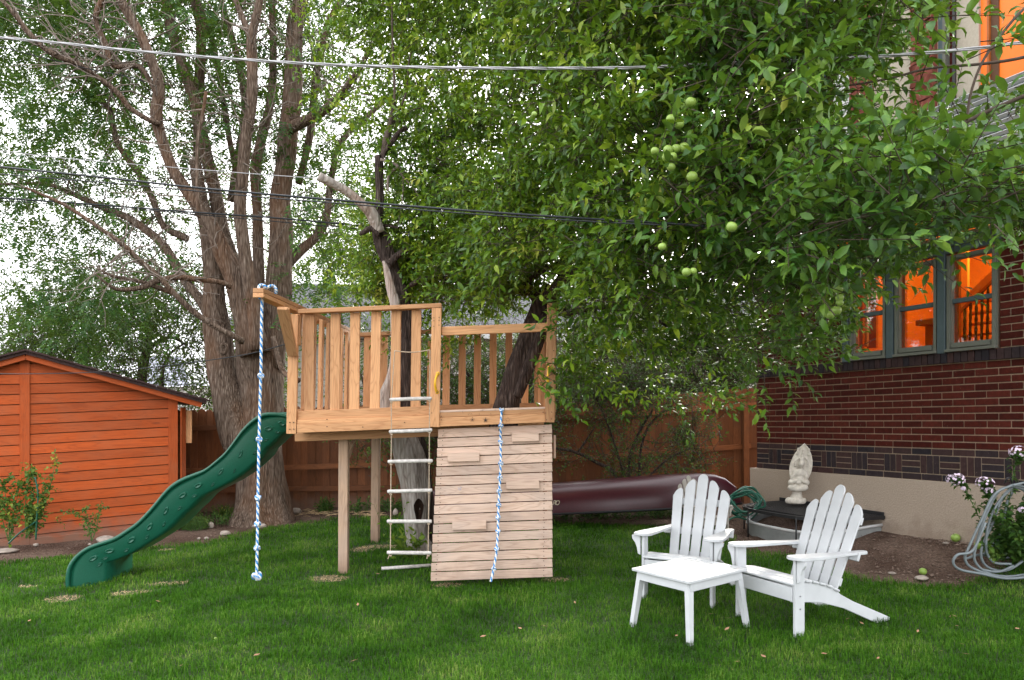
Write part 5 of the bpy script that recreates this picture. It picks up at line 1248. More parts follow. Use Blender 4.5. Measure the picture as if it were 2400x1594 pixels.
def apple_trees():
    t1 = empty('apple_tree', G(985, 1300), label='old half-dead apple tree trunk with bleached wood rising through the fort deck', cat='tree')
    mb = MB(); limb(mb, [(992, 1330, 66), (985, 1292, 58), (978, 1262, 50), (976, 1235, 52), (975, 1158, 64), (966, 1107, 68), (957, 1069, 66), (948, 1031, 58), (940, 980, 55)], 8.3, .20, 22, 6, 4); mb.build('trunk', M['bark_pale'], t1)
    mb = MB(); limb(mb, [(1003, 1310, 30), (1002, 1240, 32), (1000, 1180, 34), (992, 1110, 40), (980, 1050, 42), (962, 1000, 46), (955, 940, 48), (952, 850, 42), (950, 780, 40), (938, 700, 40), (925, 660, 36), (915, 625, 34), (902, 591, 40), (890, 555, 38), (882, 515, 24), (888, 474, 18)], 8.38, .22, 18, 6, 5); mb.build('trunk', M['bark_dark'], t1)
    mb = MB(); limb(mb, [(905, 975, 44), (903, 930, 34), (914, 880, 16), (922, 820, 12), (922, 760, 16), (925, 715, 24), (916, 680, 22), (905, 630, 14), (898, 612, 5)], 8.18, .16, 12, 6, 6); mb.build('dead_wood', M['bark_pale'], t1)
    mb = MB(); limb(mb, [(888, 545, 28), (871, 503, 30), (850, 480, 22), (815, 450, 20), (780, 430, 21), (748, 414, 21)], lambda q: 8.25-.4*q, .14, 12, 6, 7); mb.build('sawn_limb', M['bark_pale'], t1)
    mb = MB(); limb(mb, [(884, 530, 22), (890, 474, 17), (890, 440, 17), (889, 407, 19), (888, 366, 20)], 8.3, .2, 12, 6, 8); mb.build('sawn_limb', M['bark_dark'], t1)
    for k, (pts, mt) in enumerate([([(896, 372, 8), (902, 356, 10), (919, 332, 13), (938, 308, 12), (955, 300, 10)], 'bark_dark'), ([(898, 365, 14), (905, 330, 16), (912, 305, 13), (917, 280, 11), (925, 220, 6), (922, 150, 5), (920, 100, 5), (918, 0, 4), (918, -60, 3)], 'twig'), ([(917, 300, 8), (935, 260, 6), (952, 215, 5), (958, 150, 4), (965, 118, 3)], 'twig'),
            ([(892, 374, 8), (915, 380, 7), (932, 390, 8), (918, 402, 7), (910, 415, 6), (909, 448, 5)], 'deadtwig'), ([(932, 388, 6), (945, 415, 4), (965, 435, 3), (978, 455, 2.5), (985, 480, 2)], 'deadtwig'), ([(945, 415, 3), (944, 460, 3), (938, 500, 2.5), (932, 525, 2)], 'deadtwig'),
            ([(888, 552, 9), (872, 535, 16), (850, 545, 12), (842, 550, 5)], 'bark_dark'), ([(912, 620, 20), (930, 600, 17), (950, 588, 14), (966, 583, 10)], 'bark_dark'), ([(893, 528, 9), (915, 530, 7), (935, 535, 6)], 'bark_dark'),
            ([(960, 670, 10), (990, 655, 13), (1030, 650, 11), (1070, 660, 7)], 'bark_dark'), ([(925, 300, 5), (960, 262, 4), (1000, 252, 3), (1080, 250, 3), (1130, 262, 2.5), (1180, 285, 2)], 'twig'), ([(1000, 255, 3), (1030, 285, 2.5), (1050, 320, 2)], 'twig')]):
        mb = MB(); limb(mb, pts, 8.2+.05*(k % 3), .15, 8, 5, k); mb.build('limb', M[mt], t1)
    mb = MB(); c = W(982, 1195, 7.98)   # hollow
    for r, d in ((1, 0), (.86, .05), (.5, .12), (.1, .15)):
        for k in range(14): a = k/14*6.28; mb.v.append(c+Vector((.050*r*math.cos(a)*(1+.2*math.sin(3*a)), d*.6-.02, .125*r*math.sin(a))))
    for j in range(3):
        for k in range(14): mb.f.append((j*14+k, j*14+(k+1) % 14, (j+1)*14+(k+1) % 14, (j+1)*14+k)); mb.m.append(0)
    mb.build('hollow', simple('rotten_wood', (.035, .02, .014), 1, .4, 30, .1, bst=1), t1)
    t2 = empty('apple_tree', G(1175, 1290), label='leafy apple tree with dark leaning trunk through the deck and green apples', cat='tree')
    mb = MB(); limb(mb, [(1150, 1300, 90), (1165, 1180, 72), (1176, 1060, 66), (1187, 956, 61), (1197, 915, 55), (1213, 864, 58), (1235, 815, 58), (1250, 782, 60), (1264, 745, 56), (1278, 705, 54), (1290, 670, 34)], 7.9, .22, 26, 6, 9); mb.build('trunk', M['bark_dark'], t2)
    mb = MB(); limb(mb, [(1212, 930, 22), (1232, 880, 26), (1252, 830, 26), (1270, 780, 26), (1283, 740, 28)], 7.78, .25, 12, 6, 10); mb.build('trunk_ridge', M['bark_dark'], t2)
    L2 = [([(1272, 715, 32), (1250, 690, 26), (1237, 666, 22), (1228, 640, 16), (1222, 600, 10), (1200, 560, 7)], 8.0, .6), ([(1240, 655, 18), (1274, 632, 18), (1308, 621, 15), (1340, 600, 12), (1400, 560, 9), (1450, 520, 7)], 7.9, -1.0), ([(1285, 735, 28), (1310, 728, 26), (1331, 735, 24)], 7.8, 0),
          ([(1285, 700, 40), (1315, 670, 34), (1350, 640, 28), (1420, 600, 22), (1520, 570, 17), (1640, 540, 13), (1760, 520, 9), (1900, 500, 6)], 7.8, -2.4), ([(1295, 690, 30), (1320, 640, 24), (1330, 560, 18), (1350, 470, 13), (1380, 380, 10), (1420, 280, 7), (1440, 180, 5)], 7.9, -1.5),
          ([(1230, 650, 14), (1180, 600, 11), (1120, 540, 9), (1060, 490, 7), (1000, 460, 5)], 8.0, .6), ([(1340, 560, 12), (1300, 470, 10), (1250, 400, 9), (1190, 330, 9), (1110, 370, 8), (1040, 440, 5)], 8.0, .5), ([(1420, 600, 14), (1540, 620, 11), (1680, 590, 9), (1800, 640, 7), (1900, 690, 4)], 7.2, -1.8),
          ([(1330, 735, 12), (1420, 720, 10), (1520, 740, 8), (1600, 790, 5), (1680, 820, 3)], 7.6, -.7), ([(1060, 650, 8), (1100, 640, 9), (1160, 655, 10), (1235, 690, 12)], 8.2, -.2),
          ([(1120, 300, 7), (1180, 270, 7), (1240, 300, 6), (1290, 420, 8)], 8.4, -.3)]
    near = [([(2480, -40, 8), (2400, 20, 7), (2340, 90, 7), (2300, 150, 6), (2275, 220, 6), (2266, 282, 6)], 3.5, 0), ([(2500, 190, 12), (2400, 225, 10), (2266, 285, 9), (2150, 355, 8), (2060, 400, 6), (1980, 470, 5), (1900, 540, 4)], 3.7, .5), ([(2500, 100, 9), (2400, 134, 8), (2300, 150, 7), (2180, 160, 6), (2080, 185, 5), (1990, 200, 4), (1930, 205, 3)], 4.4, .3),
            ([(2480, 420, 9), (2330, 440, 8), (2200, 470, 7), (2050, 500, 6), (1900, 540, 5), (1780, 560, 4)], 4.0, .6), ([(1800, -80, 9), (1780, 20, 8), (1740, 120, 6), (1690, 240, 5), (1640, 330, 4)], 4.8, .4), ([(1990, 20, 6), (1900, 60, 6), (1840, 100, 5), (1760, 130, 5), (1680, 180, 4)], 4.6, .4), ([(1560, 540, 6), (1600, 470, 6), (1570, 380, 5), (1560, 300, 4)], 5.0, -.4), ([(1500, -60, 7), (1540, 60, 6), (1600, 150, 5), (1700, 200, 3)], 5.2, -.6), ([(1320, 200, 6), (1380, 100, 6), (1420, 0, 5)], 7, 0)]
    for k, (pts, y, dy) in enumerate(L2+near):
        mb = MB(); limb(mb, pts, lambda q, y=y, dy=dy: y+dy*q, .14, 8, 5, k*2.3); mb.build('limb', M['bark_dark'] if k < len(L2) else M['twig'], t2)
    # foliage coverage, 100 px cells, first column x=700, first row y=-300
    g = [[0, .3, .6, .8, .8, .85, .9, .95, .95, .95, .95, .95, .95, .95, .9, .9, .9, .9, .9],
         [0, .4, .7, .8, .8, .85, .9, .95, .97, .97, .97, .97, .97, .97, .9, .8, .8, .8, .9],
         [.1, .5, .7, .8, .8, .85, .92, .97, .97, .97, .97, .97, .97, .95, .85, .7, .6, .6, .7],
         [.25, .55, .68, .78, .76, .80, .92, .96, .97, .97, .97, .96, .96, .93, .80, .55, .20, .18, .4],
         [.12, .35, .6, .76, .78, .76, .82, .90, .95, .96, .97, .93, .92, .75, .60, .55, .28, .35, .5],
         [.1, .35, .58, .76, .78, .76, .80, .93, .96, .96, .96, .88, .90, .60, .62, .58, .55, .35, .4],
         [0, .18, .66, .78, .62, .80, .86, .95, .97, .97, .97, .96, .95, .92, .92, .85, .78, .55, .4],
         [0, .10, .66, .90, .90, .92, .93, .96, .98, .98, .97, .97, .97, .97, .97, .97, .97, .95, .8],
         [0, .18, .80, .96, .97, .97, .97, .97, .98, .97, .94, .95, .97, .96, .93, .86, .55, .10, 0],
         [0, .42, .90, .94, .95, .94, .92, .94, .92, .93, .93, .93, .70, .34, .10, .02, 0, 0, 0],
         [0, 0, .35, .45, .40, .12, .60, .80, .82, .70, .74, .58, .04, 0, 0, 0, 0, 0, 0],
         [0, 0, 0, 0, 0, 0, .32, .30, .20, .10, .20, .30, .05, 0, 0, 0, 0, 0, 0],
         [0, 0, 0, 0, 0, 0, .05, .02, 0, 0, 0, 0, 0, 0, 0, 0, 0, 0, 0]]
    g = [[min(.985, c*1.0+(.10 if 1 <= i <= 6 and c > .3 else 0)) for i, c in enumerate(r_)] for r_ in g]
    def yf(px, py):
        lo = np.interp(px, [700, 1000, 1200, 1400, 1700, 2000, 2400, 2700], [8.9, 8.3, 5.8, 4.6, 3.7, 3.2, 2.8, 2.6]); hi = np.interp(px, [700, 1000, 1200, 1400, 1700, 2000, 2400, 2700], [10, 9.8, 9.6, 9.0, 7.6, 6.2, 5.0, 4.5])
        lo = lo+np.clip((py-560)/300, 0, 1)*np.interp(px, [700, 1300, 1900], [0, 1.6, 1.6]); u = rng.uniform(0, 1, px.shape); return lo+(hi-lo)*u**1.05
    nl = 11; S = grid_sample(g, 700, -300, 100, lambda Y: .0040*(F/Y)**2*(nl/11), yf, .14, 9)
    C = S[:, :3]; n = len(C)
    # keep clear of the fort's interior and the frame openings
    px = 1200+C[:, 0]/C[:, 1]*F; py = HZ-(C[:, 2]-CZ)/C[:, 1]*F
    bad = ((px > 2085) & (px < 2350) & (py > 540) & (C[:, 1] < 7.4) & (rng.uniform(0, 1, n) < .93)) | ((px > 690) & (px < 1290) & (py > 715) & (C[:, 1] < 9.0)) | ((px > 1960) & (py > 625)) | ((px > 1290) & (px < 1640) & (py > 880))
    # gap onto the set-back upper windows
    u = rng.uniform(0, 1, n)
    bad |= ((px > 1985) & (py < 335) & (C[:, 1] < 3.9) & (u < .93)) | ((px > 2180) & (py < 230) & (u < .86)) | ((px > 2050) & (px < 2200) & (py > 40) & (py < 330) & (u < .82)) | ((px > 1925) & (px < 2010) & (py > 180) & (py < 370) & (u < .90)) | ((px > 2150) & (py > 200) & (py < 340) & (u < .55))
    bad |= ((px > 1180) & (px < 1325) & (py > 640) & (C[:, 1] < 7.6)) | ((px > 1960) & (py > 560) & (u < .85))
    bad |= (px > 2080) & (px < 2350) & (py > 520) & (C[:, 1] < 7.4) & (u < .97)
    C = C[~bad]; ctr = S[~bad, 3:]; n = len(C)
    # extra drooping sprays in front of the windows / wall
    sprays = [(1975, 790, 6.5), (1935, 760, 6.4), (1900, 800, 6.6), (1880, 745, 6.5), (1960, 720, 6.3), (2030, 650, 6.2), (2060, 640, 6.1), (2075, 620, 6.0), (1800, 770, 6.6), (1780, 810, 6.7), (1730, 780, 6.9), (1830, 760, 6.6), (1315, 860, 6.5), (1290, 905, 6.45), (1345, 830, 6.7), (1350, 880, 6.8), (2060, 600, 5.9), (2180, 580, 5.6), (2250, 570, 5.3), (1450, 900, 7.0), (1400, 880, 7.2), (1560, 890, 8), (1600, 940, 9), (1520, 930, 9), (1650, 930, 9.2)]
    E = []; 
    for (a, b, Y) in sprays:
        for q in range(6): E.append((*(W(a, b, Y)+Vector((R.gauss(0, .09), R.gauss(0, .12), R.gauss(0, .09)))), *W(a, b-60, Y)))
    E = np.array(E); C = np.concatenate([C, E[:, :3]]); ctr = np.concatenate([ctr, E[:, 3:]]); n = len(C)
    out = norm(C-ctr+rng.normal(0, .06, C.shape)); px = 1200+C[:, 0]/C[:, 1]*F
    coh = np.stack([np.sin(ctr[:, 0]*37.1+ctr[:, 2]*19.7), np.sin(ctr[:, 1]*41.3+ctr[:, 0]*23.9), np.sin(ctr[:, 2]*33.7+ctr[:, 1]*29.3)], 1)*np.array([.75, .45, .45])
    T = norm(out*.35+coh+rng.normal(0, .22, C.shape)+np.array([0, -.25, .16])+np.stack([np.where(px > 1500, .25, -.15), np.zeros(n), np.where(px > 1500, .10, -.05)], 1)); L = rng.uniform(.16, .34, n)
    mobj('twigs', stick_mesh('twigs', C-T*.10, C+T*(L*.95)[:, None]+np.array([0, 0, -1])*(L*.2)[:, None], np.full(n, .0035), np.full(n, .0015)), M['twig'], t2, kind='stuff')
    P, D, N, LL = twig_leaves(C, T, L, nl, .086, .78)
    px = 1200+P[:, 0]/P[:, 1]*F; py = HZ-(P[:, 2]-CZ)/P[:, 1]*F
    vis = (px > 0) & (px < 2400) & (py > 0); order = np.argsort(np.where(vis, P[:, 1], 99)); big = order[:300]; rest = order[300:]
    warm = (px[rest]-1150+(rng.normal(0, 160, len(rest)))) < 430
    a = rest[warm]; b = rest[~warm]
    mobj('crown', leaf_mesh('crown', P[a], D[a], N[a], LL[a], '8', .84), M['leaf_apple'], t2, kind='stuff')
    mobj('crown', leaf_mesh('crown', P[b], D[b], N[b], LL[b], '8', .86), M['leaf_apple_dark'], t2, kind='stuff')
    lms = []
    for v in range(6):
        me = leaf_mesh('leaf', np.zeros((1, 3)), np.array([[1., 0, 0]]), np.array([[0, 0, 1.]]), np.array([1.]), '8', .85+.06*v); me.materials.append(M['leaf_apple_dark']); lms.append(me)
    for i in big:
        d = Vector(D[i]).normalized(); s = Vector(N[i]).cross(d).normalized(); u = d.cross(s); Mx = Matrix(((d.x, s.x, u.x, P[i, 0]), (d.y, s.y, u.y, P[i, 1]), (d.z, s.z, u.z, P[i, 2]), (0, 0, 0, 1))) @ Matrix.Scale(LL[i], 4)
        mobj('leaf', lms[i % 6], None, t2, Mx)
    for (a, b, r, Y) in [(1573, 279, 11, 4.6), (1592, 291, 11, 4.6), (1566, 352, 11, 4.5), (1585, 348, 10, 4.5), (1603, 346, 11, 4.5), (1562, 368, 10, 4.5), (1576, 367, 10, 4.55), (1573, 392, 9.5, 4.5), (1535, 354, 9, 4.6), (1619, 240, 12, 4.2), (1603, 346, 9, 4.6), (1622, 414, 12, 4.2), (1715, 532, 12, 4.8), (1803, 598, 11, 5), (1939, 610, 11, 5.2), (1931, 618, 9, 5.3), (2089, 572, 10, 5.4), (2075, 605, 8, 5.5), (2089, 601, 8, 5.5), (1964, 677, 11, 5.3), (1968, 698, 9, 5.3), (1960, 728, 11, 5.4), (1945, 738, 10, 5.4), (1609, 638, 10, 5.6), (1625, 636, 8, 5.6), (1252, 268, 6, 6.5), (1552, 578, 9, 5), (1604, 345, 10, 4.5), (1968, 710, 8, 5.2)]:
        Y = 3.75 if a < 1650 else (3.5 if b < 560 else 3.95); apple_fruit(t2, W(a, b, Y), r/F*Y*1.1)
    return t2
apple_trees()

# ================================================================== BACKGROUND TREES, HEDGE, SHRUBS
def bush(name, label, cat, g, x0, y0, cell, ylo, yhi, mat, trunks=(), lsize=.08, clump=.35, per=None, nl=8, bark='bark_dark'):
    Ym = (ylo+yhi)/2; t = empty(name, (W(x0+len(g[0])*cell/2, 0, Ym).x, Ym, 0), label=label, cat=cat)
    for k, (pts, Y) in enumerate(trunks):
        mb = MB(); limb(mb, pts, Y, .12, 8, 4, k); mb.build('trunk' if pts[0][2] > 14 else 'branch', M[bark], t)
    S = grid_sample(g, x0, y0, cell, lambda Y: nl*lsize*lsize*.20*(F/Y)**2*.34, lambda px, py: rng.uniform(ylo, yhi, px.shape), clump, 6)
    C = S[:, :3]; n = len(C); T = norm(C-S[:, 3:]+rng.normal(0, .2, C.shape)+np.array([0, -.1, .1])); L = rng.uniform(.15, .35, n)
    P, D, N, LL = twig_leaves(C, T, L, nl, lsize); k = P[:, 2] > .02; mobj('foliage', leaf_mesh('foliage', P[k], D[k], N[k], LL[k], '2', .9), M[mat], t, kind='stuff')
    mobj('twigs', stick_mesh('twigs', C-T*.12, C+T*L[:, None], np.full(n, .006), np.full(n, .002)), M['twig'], t, kind='stuff'); return t
bush('bushy_tree', 'dark green bushy tree behind the shed roof on the far left', 'tree', [[.0, .0, .3, .55, .55], [.35, .75, .88, .9, .85], [.85, .9, .9, .9, .8], [.8, .8, .8, .8, .6]], -60, 640, 75, 15, 18, 'leaf_bg', [([(330, 960, 24), (334, 880, 22), (342, 830, 20), (352, 780, 15), (372, 740, 9)], 16), ([(345, 820, 10), (395, 790, 8), (440, 810, 5)], 16), ([(352, 780, 9), (310, 740, 6), (280, 700, 4)], 16)], .085, .4)
bush('bushy_tree', 'green tree arching between the shed and the big trunk', 'tree', [[.5, .55, .2, 0], [.85, .85, .6, .1], [.8, .8, .75, .35], [.55, .40, .62, .5], [.45, .30, .65, .6], [.2, .5, .7, .6]], 300, 620, 62, 14, 17, 'leaf_bg', [([(385, 960, 12), (380, 880, 8), (398, 830, 6), (440, 800, 4)], 15), ([(382, 880, 4), (384, 862, 4), (372, 868, 3)], 14.5)], .075, .3)
bush('leafy_tree', 'bright yellow-green tree seen beyond the big trunk fork', 'tree', [[.3, .5, .5, .3], [.45, .65, .6, .45], [.5, .7, .65, .5], [.2, .3, .35, .3]], 660, 430, 72, 17, 20, 'leaf_bright', [([(800, 760, 10), (790, 690, 8), (770, 620, 6), (740, 560, 4)], 18)], .09, .4)
bush('leafy_tree', 'bright yellow-green tree showing between the two trunk lobes', 'tree', [[.3, .5], [.6, .7], [.7, .7], [.7, .7], [.6, .6], [.6, .5]], 520, 640, 62, 14.5, 17, 'leaf_bright', [([(566, 980, 6), (563, 900, 6), (570, 840, 5)], 15)], .08, .3)
bush('hedge', 'dense green hedge standing above the fence beside the brick house', 'hedge', [[.0, .2, .4, .5, .55, .6, .45], [.6, .8, .9, .9, .95, .95, .9], [.8, .95, .97, .97, .98, .98, .95], [.8, .9, .9, .95, .95, .85, .5]], 1290, 700, 68, 13.6, 15.2, 'leaf_shrub', [], .06, .25)
bush('shrub', 'dark leafy shrub behind the fort railings against the fence', 'shrub', [[0, .1, .1, .2, .3, .3], [.45, .55, .6, .65, .75, .8], [.55, .7, .7, .75, .85, .9], [.5, .75, .7, .75, .8, .8], [.25, .35, .3, .35, .4, .5]], 850, 745, 70, 11.2, 12.3, 'leaf_shrub', [([(1190, 1160, 14), (1160, 1040, 10), (1120, 930, 7), (1080, 840, 5)], 12), ([(1190, 1160, 10), (1220, 1000, 8), (1250, 880, 5)], 12), ([(860, 960, 4), (850, 890, 6), (820, 830, 4)], 11.8)], .06, .22)
bush('shrub', 'arching shrub with thin dark stems and glossy leaves above the canoe', 'shrub', [[.35, .6, .75, .75, .65, .45, .3, .05], [.25, .5, .65, .75, .65, .4, .2, .0], [.05, .15, .3, .35, .25, .1, .1, .03], [0, .12, .15, .3, .2, .12, .1, .02], [0, .03, .25, .38, .38, .2, .02, 0], [0, 0, .1, .25, .2, .05, 0, 0]], 1290, 850, 52, 10.9, 11.9, 'leaf_shrub',
     [([(1480, 1200, 12), (1440, 1110, 9), (1400, 1085, 8), (1350, 1060, 7), (1300, 1050, 6)], 11.3), ([(1355, 1060, 5), (1375, 1030, 4), (1395, 1000, 3)], 11.3), ([(1480, 1200, 10), (1475, 1080, 7), (1500, 1010, 6), (1530, 960, 4)], 11.4), ([(1500, 1190, 9), (1500, 1070, 6), (1520, 1000, 5), (1560, 960, 4)], 11.2), ([(1485, 1190, 7), (1440, 1040, 5), (1410, 960, 4), (1370, 880, 3)], 11.3), ([(1490, 1150, 5), (1560, 1080, 4), (1620, 1050, 3)], 11.2)], .05, .15)
bush('ivy_vine', 'trailing vine with small leaves climbing the fence above the canoe', 'vine', [[.3, .5, .1], [.5, .6, .1], [.2, .15, .3], [.05, .1, .35], [0, 0, .2]], 1570, 990, 28, 12.3, 12.45, 'leaf_shrub', [([(1622, 960, 2.5), (1625, 1010, 2.5), (1628, 1050, 2.5), (1650, 1080, 2), (1655, 1095, 2)], 12.35)], .05, .05)

def ground_plants(name, label, cat, spots, mat, lsize, hmin, hmax, n, nl=9, leaves='2', spread=1.0, wid=1.1):
    c0 = spots[0][0]; t = empty(name, (c0.x, c0.y, zg(c0.x, c0.y)), label=label, cat=cat); C, T, L = [], [], []
    for (c, rx, ry) in spots:
        for _ in range(int(n)):
            r = math.sqrt(R.random()); a = R.random()*6.28; x = c.x+rx*r*math.cos(a); y = c.y+ry*r*math.sin(a); C.append((x, y, zg(x, y))); T.append((R.gauss(0, .35), R.gauss(0, .35), 1)); L.append(R.uniform(hmin, hmax))
    C, T, L = np.array(C), norm(np.array(T)), np.array(L)
    mobj('stems', stick_mesh('stems', C, C+T*L[:, None], np.full(len(C), .003), np.full(len(C), .0015)), M['stem'], t, kind='stuff')
    P, D, N, LL = twig_leaves(C, T, L, nl, lsize, spread, 0); k = P[:, 2] > zg_np(P[:, 0], P[:, 1])+.01
    mobj('leaves', leaf_mesh('leaves', P[k], D[k], N[k], LL[k], leaves, wid), M[mat], t, kind='stuff'); return t
ground_plants('ground_cover', 'low bright green ground cover left of the big trunk base', 'ground cover', [(G(490, 1228), .42, .25), (G(530, 1210), .2, .2), (G(455, 1240), .2, .15)], 'leaf_rose', .032, .06, .20, 90)
ground_plants('ivy_patch', 'dark ivy patch at the fence foot behind the fort legs', 'ground cover', [(G(850, 1200), .35, .2), (G(910, 1198), .3, .2), (G(760, 1200), .12, .1)], 'leaf_shrub', .05, .08, .25, 40)
ground_plants('shade_plants', 'dark low plants in the shade under the canoe', 'ground cover', [(G(1350, 1215), .6, .25), (G(1480, 1212), .6, .25), (G(1580, 1210), .4, .2), (G(1060, 1205), .3, .2)], 'leaf_shrub', .06, .10, .28, 70)
ground_plants('sapling', 'small bright green sprout at the foot of the old apple trunk', 'plant', [(W(950, 1290, 8.0).xy.to_3d(), .13, .08)], 'leaf_bright', .085, .16, .34, 16, 8, '8')
ground_plants('sapling', 'thin sprig of leaves beside the hollow of the old apple trunk', 'plant', [(W(925, 1290, 8.1).xy.to_3d(), .03, .03)], 'leaf_bright', .06, .45, .72, 4, 9, '8')
def rose(name, label, stems, mat, lsize, n, yell=False):
    t = empty(name, stems[0][0], label=label, cat='shrub'); C, T, L = [], [], []
    for st in stems:
        p = smooth_path([tuple(q) for q in st], 6); mb = MB(); mb.tube([Vector(q) for q in p], [.006*(1-.6*i/len(p)) for i in range(len(p))], 6); mb.build('stem', M['stem'], t)
        for _ in range(n):
            q = p[R.randrange(len(p)//4, len(p))]; C.append(q); T.append((R.gauss(0, 1), R.gauss(0, .8), R.gauss(.3, .6))); L.append(R.uniform(.05, .16))
    C, T, L = np.array(C), norm(np.array(T)), np.array(L)
    mobj('stalks', stick_mesh('stalks', C, C+T*L[:, None], np.full(len(C), .002), np.full(len(C), .001)), M['stem'], t, kind='stuff')
    P, D, N, LL = twig_leaves(C, T, L, 5, lsize, 1.0, .1); mobj('leaves', leaf_mesh('leaves', P, D, N, LL, '8', 1.5), M[mat], t, kind='stuff'); return t
Yr = 8.9
def st(*pp, Y=Yr): return [W(x, y, Y) for x, y in pp]
rose('rose_bush', 'leafy green shrub in front of the shed at the far left', [st((22, 1270), (20, 1200), (10, 1140), (25, 1125)), st((22, 1270), (35, 1190), (48, 1130)), st((20, 1268), (0, 1200), (-15, 1150)), st((25, 1265), (30, 1230), (5, 1180))], 'leaf_rose', .052, 26)
rose('rose_bush', 'tall leafy rose shrub tied to a green stake by the shed', [st((60, 1262), (72, 1200), (80, 1140), (75, 1095)), st((62, 1262), (95, 1180), (120, 1130), (130, 1075)), st((62, 1262), (60, 1180), (70, 1110)), st((62, 1262), (88, 1220), (110, 1180)), st((62, 1262), (80, 1230), (70, 1190))], 'leaf_rose', .050, 28)
rose('rose_bush', 'small sparse shrub with green and yellow leaves by the shed', [st((215, 1268), (205, 1230), (180, 1205), (135, 1210)), st((215, 1268), (225, 1240), (232, 1200), (238, 1190)), st((215, 1268), (210, 1230), (200, 1192))], 'leaf_rose', .036, 16)
for k, (pp) in enumerate(([(84, 1265), (86, 1220), (89, 1160), (82, 1118)], [(20, 1274), (45, 1250), (80, 1225), (86, 1215)])):
    mb = MB(); mb.tube(smooth_path([tuple(q) for q in st(*pp, Y=8.85)], 5), .009, 6); mb.build('garden_stake', M['hose_green'], label=('upright dark green stake in the shrub by the shed', 'slanting dark green hose piece at the foot of the shed shrubs')[k], cat=('stake', 'hose')[k])

# phlox by the right wall
def phlox():
    Y = 6.7; base = G(2345, 1330); t = empty('phlox_plant', base, label='leafy plant with pale lilac flower heads beside the grey hose', cat='plant')
    heads = [(2240, 1124, 20), (2308, 1133, 20), (2318, 1150, 9), (2387, 1060, 20), (2258, 1145, 5), (2395, 1195, 8), (2410, 1290, 9), (2450, 1110, 20), (2430, 1160, 16)]
    stems = []
    for (x, y, r) in heads[:5]+heads[7:]: 
        if r > 6: stems.append([base+Vector((R.uniform(-.12, .12), R.uniform(-.08, .08), 0)), W(x*.35+2345*.65, y*.45+1330*.55, Y), W(x*.8+2345*.2, y*.85+1330*.15-10, Y-.05), W(x, y+4, Y-.08)])
    for _ in range(26): 
        x = R.uniform(2310, 2480); y = R.uniform(1170, 1290) if x > 2340 else R.uniform(1200, 1300); stems.append([base+Vector((R.uniform(-.15, .25), R.uniform(-.15, .1), 0)), W((x+2360)/2, (y+1330)/2, Y), W(x, y, Y+R.uniform(-.25, .15))])
    C, T, L = [], [], []
    for s in stems:
        p = smooth_path([tuple(q) for q in s], 6); mb = MB(); mb.tube([Vector(q) for q in p], .0035, 5); mb.build('stem', M['stem'], t)
        for i in range(2, len(p), 1):
            for q in range(2): a = i*1.57+q*3.14; C.append(p[i]); T.append((math.cos(a), math.sin(a), R.uniform(-.1, .5)))
    C, T = np.array(C), norm(np.array(T)+rng.normal(0, .25, (len(T), 3))); n = len(C); P = np.repeat(C, 3, 0)+rng.normal(0, .012, (n*3, 3)); D = np.repeat(T, 3, 0)+rng.normal(0, .5, (n*3, 3)); N = np.array([0, 0, 1.])+rng.normal(0, .4, (n*3, 3))
    mobj('leaves', leaf_mesh('leaves', P, D, N, rng.uniform(.045, .085, n*3), '8', 1.15), M['leaf_shrub'], t, kind='stuff')
    for (x, y, r) in heads:
        c = np.array(W(x, y, Y-.1)); rr = r/F*Y; k = max(5, int(r*2.2)); dirs = norm(rng.normal(0, 1, (k, 3))+np.array([0, -.3, .5])); ctr = c+dirs*rr*np.array([1, 1, .75])
        P, D, N = [], [], []
        for i in range(k):
            n_ = dirs[i]; e1 = norm(np.cross(n_, [.1, .2, 1])); e2 = np.cross(n_, e1)
            for q in range(5): a = q*1.2566; P.append(ctr[i]); D.append(e1*math.cos(a)+e2*math.sin(a)+n_*.15); N.append(n_)
        mobj('flower_head', leaf_mesh('flower_head', np.array(P), np.array(D), np.array(N), np.full(len(P), .013), '2', 1.4), M['petal'], t, kind='stuff')
phlox()

# ================================================================== HOSES
def hose(name, label, loops, r, mat, extra=(), hook=None):
    o = None; mb = MB()
    for lp in loops: mb.tube([Vector(q) for q in smooth_path([tuple(p) for p in lp], 8)], r, 8)
    o = mb.build(name, mat, label=label, cat='hose'); return o
Yh = 6.6
def gh(pts, dy=0): return [W(x, y, Yh+dy+d) for x, y, *d_ in pts for d in [(d_[0] if d_ else 0)]]
loops = [gh([(2372, 1140), (2340, 1152), (2310, 1210), (2290, 1270), (2285, 1315), (2320, 1345), (2380, 1350), (2440, 1330), (2470, 1260), (2450, 1180), (2400, 1142), (2372, 1140)]),
         gh([(2375, 1143), (2350, 1165), (2325, 1230), (2300, 1290), (2310, 1325), (2350, 1338), (2390, 1320), (2440, 1270), (2430, 1190), (2400, 1150), (2375, 1143)], .05),
         gh([(2372, 1137), (2330, 1160), (2300, 1220), (2272, 1280), (2262, 1310), (2280, 1332), (2340, 1352), (2400, 1352), (2460, 1320), (2480, 1240), (2420, 1140), (2372, 1137)], -.05),
         gh([(2378, 1145), (2360, 1180), (2345, 1250), (2320, 1285), (2305, 1300)], .1), gh([(2374, 1141), (2338, 1180), (2316, 1232), (2312, 1290), (2330, 1318), (2370, 1322)], .02),
         gh([(2310, 1225), (2280, 1290), (2245, 1300), (2234, 1318), (2250, 1335), (2300, 1345), (2360, 1356), (2430, 1350)], -.08), gh([(2262, 1310), (2300, 1300), (2340, 1310), (2385, 1300)], .15), gh([(2300, 1335), (2340, 1340), (2376, 1326)], .0)]
hose('grey_garden_hose', 'grey garden hose coiled over a black wall hook beside the phlox', loops, .0115, M['hose_grey'])
